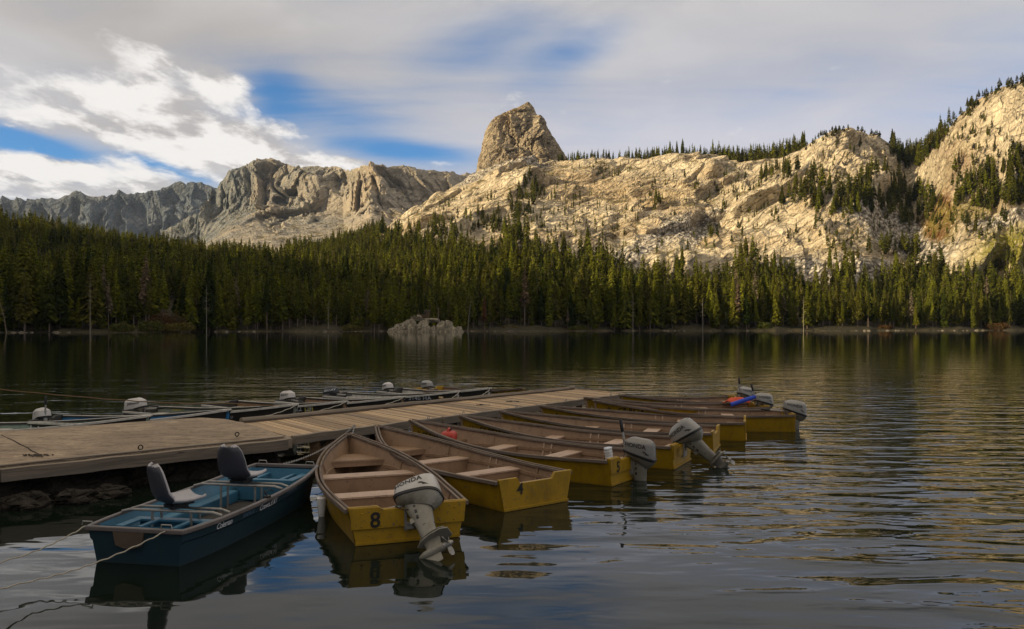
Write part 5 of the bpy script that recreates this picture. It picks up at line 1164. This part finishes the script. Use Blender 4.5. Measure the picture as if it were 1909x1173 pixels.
def rock_mesh(seed, sx_, sy_, sz_, amp=.22, n=20, m_=12):
    th = np.linspace(0, 2*PI, n*2, endpoint=False); ph = np.linspace(.02, PI-.02, m_*2); T, P2 = np.meshgrid(th, ph); q = np.stack([np.sin(P2)*np.cos(T), np.sin(P2)*np.sin(T), -np.cos(P2)], -1).reshape(-1, 3)
    f_, e_ = facet(q*1.5+seed, seed, 1.0, 40); g_, _ = facet(q*3.6+seed, seed+3, 1.0, 50); r = 1+amp*1.2*f_+amp*.42*g_-(1-e_)*.09; r = r*(1-.12*np.abs(q[:, 2])**4); q = q*r[:, None]*np.array([sx_, sy_, sz_])
    idx = np.arange(len(q)).reshape(len(ph), n*2); nx = np.roll(idx, -1, 1); F_ = np.stack([idx[:-1], nx[:-1], nx[1:], idx[1:]], -1).reshape(-1, 4); return np_mesh('boulder', q, F_, False)
for k, (px_, py_, s_) in enumerate(((45, 945, .30), (140, 935, .26), (205, 925, .24))):
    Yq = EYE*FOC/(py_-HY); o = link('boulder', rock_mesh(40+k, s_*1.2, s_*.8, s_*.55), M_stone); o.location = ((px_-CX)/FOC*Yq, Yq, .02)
    tag(o, ['dark boulder in the water under the slab edge, nearest the left side', 'dark boulder in the water under the slab, between two others', 'brownish boulder in the water under the slab, nearest the blue boat'][k], 'boulder', 'boulders under the concrete landing')

# ---------------------------------------------------------------- chain, ropes, small things
def catenary(a, b, sag, n): a = Vector(a); b = Vector(b); return [a.lerp(b, i/n)-Vector((0, 0, 1))*sag*4*(i/n)*(1-i/n) for i in range(n+1)]
def chain(a, b, sag, name, label, n=64, r=.014, w_=.0045):
    pts_ = catenary(a, b, sag, n); mb = MB()
    for i in range(n):
        p0, p1 = pts_[i], pts_[i+1]; d = (p1-p0).normalized(); up = Vector((0, 0, 1)) if i % 2 else d.cross(Vector((0, 0, 1))).normalized(); c = (p0+p1)/2; ln = (p1-p0).length*.72
        mb.tube([c+d*ln*math.cos(u)+up*r*math.sin(u) for u in np.linspace(0, 2*PI, 9)], w_, 4, False)
    o = mb.build(name, M_steel, None, smooth=True); tag(o, label, 'chain'); return o
cq = e0.lerp(e1, .125); chain((cq.x, cq.y, ZD+.06), jw(-.05, jL+.01, .42), .10, 'mooring_chain', 'steel chain from the dock edge to the bow of the blue boat', 70)
cq2 = e0.lerp(e1, .15); chain((cq.x, cq.y, ZD+.06), (-2.60, 12.87, .44), .06, 'mooring_chain', 'short steel chain from the dock edge to the boat numbered 8', 24, .012)
def rope(pts_, r, mat, label, sag=0.0, name='rope'):
    full = []
    for i in range(len(pts_)-1): full += catenary(pts_[i], pts_[i+1], sag, 16)[:-1]
    full.append(Vector(pts_[-1])); full = [q+Vector((0, 0, 1))*.006*math.sin(i*1.7) for i, q in enumerate(full)]
    mb = MB(); mb.tube(full, r, 6); o = mb.build(name, mat, None, smooth=True); tag(o, label, 'rope', 'mooring ropes'); return o
def at(px_, py_, z): Yq = (EYE-z)*FOC/(py_-HY); return Vector(((px_-CX)/FOC*Yq, Yq, z))
rope([jw(-jbG(0)-.02, -.01, .36), at(60, 1030, .22), at(-160, 1090, .25)], .0065, M_rope, 'pale rope from the left stern corner of the blue boat', .015)
rope([jw(.34, -.03, .35), at(185, 1047, .18), at(60, 1083, .14), at(-160, 1128, .3)], .0065, M_rope, 'pale rope hanging from the stern handle of the blue boat across the water', .012)
rope([at(-120, 712, 1.1), at(240, 747, .62), at(430, 752, .50), (-4.72, 17.65, .56)], .012, M_rope_o, 'thin brown rope stretched over the boats behind the slab', .03)
for (b_, H_, a_, lb) in ((aC, HC2, .30, 'rope tying the roped dark boat to the dock edge'), (aB, HB, .52, 'rope tying the long dark boat to the dock edge'), (aA, HA, .62, 'rope tying the pale edged dark boat to the dock edge'), (aD, HD2, .13, 'rope tying the dark boat with the yellow band to the dock edge'), (aE, HE2, .03, 'rope tying the grey green boat to the dock corner')):
    an = b_.rotation_euler.z; bow_ = Vector((b_.location.x-math.sin(an)*H_.L, b_.location.y+math.cos(an)*H_.L, H_.zG(1)-.02)); q = f0.lerp(f1, a_); rope([bow_, (q.x, q.y, ZD+.07)], .009, M_rope, lb, .04)
mb = MB(); Hh = HD2
for t_ in (.78, .80, .82):
    mb.beam((Hh.side(t_, .42)[0]+.012, Hh.L*t_, .46), (Hh.side(t_, .1)[0]+.012, Hh.L*t_-.02, .10), .03, .01, up=Vector((1, 0, 0)))
mb.build('yellow_band', M_letter_y, aD)
q = f0.lerp(f1, .50); mb = MB()
for _ in range(14): mb.sphere((q.x+random.uniform(-.06, .06), q.y+random.uniform(-.05, .05), ZD+.08+random.uniform(-.03, .05)), .03, 7, 5)
o = mb.build('rope_knot', paint('old_rope', (.33, .25, .13), (.2, .15, .08), .5, .9, 20, 0, low=False), None, smooth=True); tag(o, 'frayed knot of rope on the far dock edge', 'rope')
# red fuel can in the bow of boat 5
def in_boat(b_, x, y, z): a = b_.rotation_euler.z; c, s = math.cos(a), math.sin(a); return Vector((b_.location.x+x*c-y*s, b_.location.y+x*s+y*c, z))
fc = empty('fuel_can', in_boat(boat5, .02, H5.L*.80, .32), boat5.rotation_euler.z+.5, 'red plastic fuel can with a moulded handle lying in a bow', 'fuel can')
mb = MB(); rs = []
for z, a, b in ((0, .17, .115), (.02, .185, .13), (.11, .185, .13), (.145, .165, .11), (.16, .13, .08)): rs.append([(a*math.copysign(abs(math.cos(u))**.5, math.cos(u)), b*math.copysign(abs(math.sin(u))**.5, math.sin(u)), z) for u in np.linspace(0, 2*PI, 24, endpoint=False)])
mb.loft(rs, True); mb.build('tank', M_red, fc, smooth=True)
mb = MB(); mb.tube([(-.11, 0, .15), (-.09, 0, .20), (.02, 0, .21), (.05, 0, .15)], .018, 8); mb.build('handle', M_red, fc, smooth=True)
mb = MB(); mb.tube([(.11, 0, .15), (.11, 0, .19)], .026, 10); mb.tube([(.11, 0, .18), (.05, .05, .2)], .008, 6); mb.build('cap', M_black, fc, smooth=True)
# clear ribbed jar at the stern of boat 5
jr = empty('plastic_jar', in_boat(boat5, -.28, .12, .255), .3, 'clear ribbed plastic jar standing near the stern numbered 5', 'jar'); jr.rotation_euler = (.0, -.16, .3)
mb = MB(); rs = []
for i in range(15): z = .25*i/14; r = .055+.006*math.sin(i*PI/1.0*.9); rs.append([(r*math.cos(u), r*math.sin(u), z) for u in np.linspace(0, 2*PI, 18, endpoint=False)])
mb.loft(rs, False); o = mb.build('body', M_clear, jr, smooth=True); m_ = o.modifiers.new('thickness', 'SOLIDIFY'); m_.thickness = .003
mb = MB(); mb.tube([(0, 0, .245), (0, 0, .265)], .062, 16); mb.build('lid', M_clear, jr, smooth=True)
# blue foam roll and red cloth in boat F
mb = MB(); c = in_boat(boatF, -.15, .35, .50); d = Vector((math.cos(boatF.rotation_euler.z+1.9), math.sin(boatF.rotation_euler.z+1.9), .0)); R0 = c+Vector((-.42, -.05, -.10)); R1 = c+Vector((.18, -.02, .09)); mb.tube([R0, R0.lerp(R1, .33), R0.lerp(R1, .66), R1], [.048, .052, .05, .046], 14)
o = mb.build('foam_roll', M_roll, None, smooth=True); tag(o, 'bright blue foam roll lying across the stern of a yellow boat', 'foam roll')
c = in_boat(boatF, .35, .42, .41); th = np.linspace(0, 2*PI, 26); V, F_ = [], []
for i in range(12):
    for j in range(26):
        r = .34*i/11; a = th[j]; x = r*math.cos(a)*1.0; y = r*math.sin(a)*.6; p3 = np.array([[x*7, y*7, 1.0]]); V.append((x, y, .14*(1-(i/11)**2)+.05*float(fbm(p3, 3, 88)[0])))
for i in range(11):
    for j in range(25): a = i*26+j; F_.append((a, a+1, a+27, a+26))
mb = MB(); mb.add([(x+c.x, y+c.y, z+c.z) for x, y, z in V], F_); o = mb.build('red_cloth', M_orange, None, smooth=True); m_ = o.modifiers.new('thickness', 'SOLIDIFY'); m_.thickness = .01; tag(o, 'crumpled red cloth heaped in the stern beside a blue roll', 'cloth')
# white fender hanging on boat 8
fd = empty('fender', (-2.30, 9.72, .25), 0, 'white plastic fender hanging between the blue boat and boat 8', 'fender')
mb = MB(); rs = [[(r*math.cos(u), r*math.sin(u), z) for u in np.linspace(0, 2*PI, 16, endpoint=False)] for z, r in ((-.30, .02), (-.285, .032), (-.2, .042), (-.06, .058), (-.03, .06), (-.02, .045))]; mb.loft(rs, True); mb.build('body', M_white, fd, smooth=True)
mb = MB(); mb.tube([(0, 0, -.03), (.05, .01, .03), (.075, .02, .10)], .005, 6); mb.build('cord', M_rope, fd, smooth=True)

# ================================================================== THE FAR SHORE
def boulder(px_, y_, w_, h_, seed, label, depth=.8, z=0.0):
    X = (px_-CX)/FOC*y_; o = link('boulder', rock_mesh(seed, w_/2, w_/2*depth, h_, .20), M_boulder); o.location = (X, y_, z); tag(o, label, 'boulder', 'boulders on the far shore'); return o
YI = 300.0
for k, (px_, y_, w_, h_, z, lb) in enumerate(((744, YI, 5.6, 3.7, -.3, 'cracked pale boulder at the left end of the rocky point'), (763, YI+1.5, 7.0, 5.2, -.3, 'broad pale boulder in the middle of the rocky point'), (788, YI+.5, 6.2, 5.0, -.3, 'pale boulder beside the dark cleft of the rocky point'),
                                       (831, YI, 7.2, 4.9, -.3, 'round domed boulder to the right on the rocky point'), (855, YI-1, 3.4, 2.5, -.2, 'smaller round boulder at the right end of the rocky point'), (730, YI-1, 3.2, 1.9, -.2, 'small boulder low at the left end of the rocky point'),
                                       (776, YI+9, 4.4, 1.3, 5.2, 'flat slab of rock stacked on top of the rocky point'), (804, YI+9, 6.5, 1.0, 4.4, 'long flat ledge behind the top of the rocky point'), (808, YI-.5, 2.6, 2.6, -.2, 'narrow boulder wedged in the cleft of the rocky point'))):
    boulder(px_, y_, w_, h_, 60+k, lb, .8, z)
r_ = random.Random(3)
def bush(px_, y_, w_, h_, mat, label, seed, z=.3):
    n = 1500; rg = np.random.default_rng(seed); v = rg.normal(0, 1, (n, 3)); v /= np.linalg.norm(v, axis=1, keepdims=True); rad = (.55+.45*rg.random(n)**.5)*(1+.25*np.sin(v[:, 0]*5+seed)*np.cos(v[:, 1]*4)); c = v*rad[:, None]*np.array([w_/2, w_/3, h_*.62])+np.array([0, 0, h_*.42]); s_ = .16+.16*rg.random(n)
    a = rg.normal(0, 1, (n, 3)); b = rg.normal(0, 1, (n, 3)); a *= s_[:, None]/np.linalg.norm(a, axis=1, keepdims=True); b *= s_[:, None]/np.linalg.norm(b, axis=1, keepdims=True); Vv = np.stack([c-a, c-b, c+a, c+b], 1).reshape(-1, 3)
    Vv[:, 2] = np.maximum(Vv[:, 2], .02)
    t_ = empty('shrub', ((px_-CX)/FOC*y_, y_, z), 0, label, 'shrub', 'shrubs along the far shore'); link('foliage', np_mesh('foliage', Vv, np.arange(n*4).reshape(n, 4)), mat, t_)
    mb = MB()
    for k_ in range(5): mb.tube([(0, 0, -.3), (r_.uniform(-w_/4, w_/4), r_.uniform(-.5, .5), h_*.5)], [.06, .02], 5)
    mb.build('stems', M_bark, t_)
for k, (px_, y_, w_, h_, mt, lb) in enumerate(((1424, 368, 7.5, 3.6, M_shrubg, 'rounded green shrub at the water line, right of centre'), (280, 277, 9, 3.6, M_shrubg, 'low green shrub left of the russet bank'), (338, 288, 11, 3.0, M_shrubg, 'wide green shrub below the russet bank'), (300, 292, 9, 6.5, M_shrubr, 'russet shrub on the dark bank, leftmost of the two'), (325, 296, 9, 6.0, M_shrubr, 'russet shrub on the dark bank, nearer the dead tree'),
                                            (655, 322, 8, 2.4, M_shrubg, 'low shrub left of the rocky point'), (950, 340, 7, 2.0, M_shrubg, 'low shrub to the right of the rocky point'), (1650, 380, 7, 2.2, M_shrubr, 'russet shrub at the foot of the right hand trees'), (1860, 396, 12, 3.4, M_shrubr, 'large russet shrub near the right edge of the shore'), (1080, 350, 8, 2.0, M_shrubg, 'low olive shrub at the water near the middle of the shore'), (228, 270, 8, 3.0, M_shrubg, 'dark green shrub near the left shore'))):
    bush(px_, y_, w_, h_, mt, lb, 500+k)
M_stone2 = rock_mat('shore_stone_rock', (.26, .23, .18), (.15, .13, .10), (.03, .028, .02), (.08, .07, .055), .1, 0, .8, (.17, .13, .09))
M_snag = bark_mat('snag_bark', (.15, .13, .10), (.24, .21, .17))
k = 0
for (a, b, y_, n_) in ((0, 60, 259, 14), (80, 140, 266, 8), (380, 480, 300, 7), (600, 720, 318, 8), (880, 960, 334, 8), (1150, 1400, 352, 12), (1560, 1700, 374, 12), (1740, 1900, 384, 9)):
    for _ in range(n_):
        px_ = r_.uniform(a, b); w_ = r_.uniform(.5, 1.9); yy = float(np.interp(px_, px, sh))-.5; X = (px_-CX)/FOC*yy
        o = link('shore_stone', rock_mesh(700+k % 7, w_/2, w_/2.5, w_*.34, .2, 8, 5), M_stone2); o.location = (X, yy, -.05); o.rotation_euler = (0, 0, r_.uniform(0, 6)); tag(o, 'small grey stone lying along the water line of the far shore', 'stone', 'stones along the far water line'); k += 1
def snag(px_, y_, h_, label, lean=0.0, z=.5, twigs=14, mat=M_snag, r=.15):
    X = (px_-CX)/FOC*y_; t_ = empty('dead_tree', (X, y_, z), 0, label, 'dead tree', 'bare dead trees by the far shore'); mb = MB(); mb.tube([(0, 0, -.5), (lean*.3, 0, h_*.4), (lean, 0, h_)], [r, r*.7, r*.2], 7); mb.build('trunk', mat, t_, smooth=True)
    mb = MB()
    for _ in range(twigs):
        u = r_.uniform(.35, .97); a = r_.uniform(0, 6.28); l = (1.1-u)*2.2+.3; p0 = Vector((lean*u*u, 0, h_*u)); mb.tube([p0, p0+Vector((math.cos(a)*l, math.sin(a)*l, -.15*l))], [.045, .012], 4)
    mb.build('branches', mat, t_)
snag(168, 262, 19, 'tall bleached trunk standing at the left water edge'); snag(385, 293, 17, 'thin bleached trunk right of the russet bank', twigs=30); snag(12, 258, 11, 'leaning bare trunk at the far left of the shore', -2.5, mat=M_bark); snag(612, 316, 12, 'bare thin trunk left of the rocky point'); snag(872, 330, 14, 'pale leaning trunk just right of the rocky point', 1.6); snag(1180, 345, 16, 'pale slim trunk between the centre trees'); snag(1498, 362, 15, 'pale trunk right of the rounded shrub'); snag(1310, 352, 14, 'slim grey trunk left of the rounded shrub', mat=M_snag)
def single(px_, y_, h_, label, z, wd=1.0, mat=M_needle, var=0):
    t_ = empty('pine_tree', ((px_-CX)/FOC*y_, y_, z), .4*var, label, 'tree', 'conifers at the rocky point'); t_.scale = (h_*wd, h_*wd, h_); c = near_v[var % 8][0].copy(); c.materials.clear(); c.materials.append(mat)
    for me, nm in ((c, 'crown'), (near_v[var % 8][1], 'trunk')): o = bpy.data.objects.new(nm, me); COL.objects.link(o); o.parent = t_
single(741, 303, 13.5, 'slender olive tree on the left end of the rocky point', 2.0, .8, var=1); single(771, 303, 16, 'tallest slender tree rising behind the rocky point', 4.5, .6, var=4); single(786, 304, 10.5, 'small narrow tree on top of the rocky point', 5, .6, var=2); single(817, 306, 19, 'broad tree behind the cleft of the rocky point', 3, .9, var=3); single(903, 333, 14, 'dead conifer with rust red needles right of the rocky point', .6, .8, M_dead, 5)
# viewing shelter half hidden between the trees
sh_o = empty('hut', ((789-CX)/FOC*316, 316, 5.6), 0, 'small dark wooden hut half hidden above the rocky point', 'hut')
mb = MB(); mb.box((0, 0, 1.3), (4.6, 3.2, 2.6)); mb.build('wall', M_post, sh_o); mb = MB(); mb.prism([(-2.8, -2.0), (2.8, -2.0), (2.8, 2.0), (-2.8, 2.0)], 2.61, 2.8); mb.build('roof', paint('grey_roofing', (.16, .16, .16), (.08, .08, .08), .4, .8, 2, 0, low=False), sh_o)
mb = MB(); mb.box((.6, -1.62, 1.5), (1.2, .06, .8)); mb.build('window', M_black, sh_o)
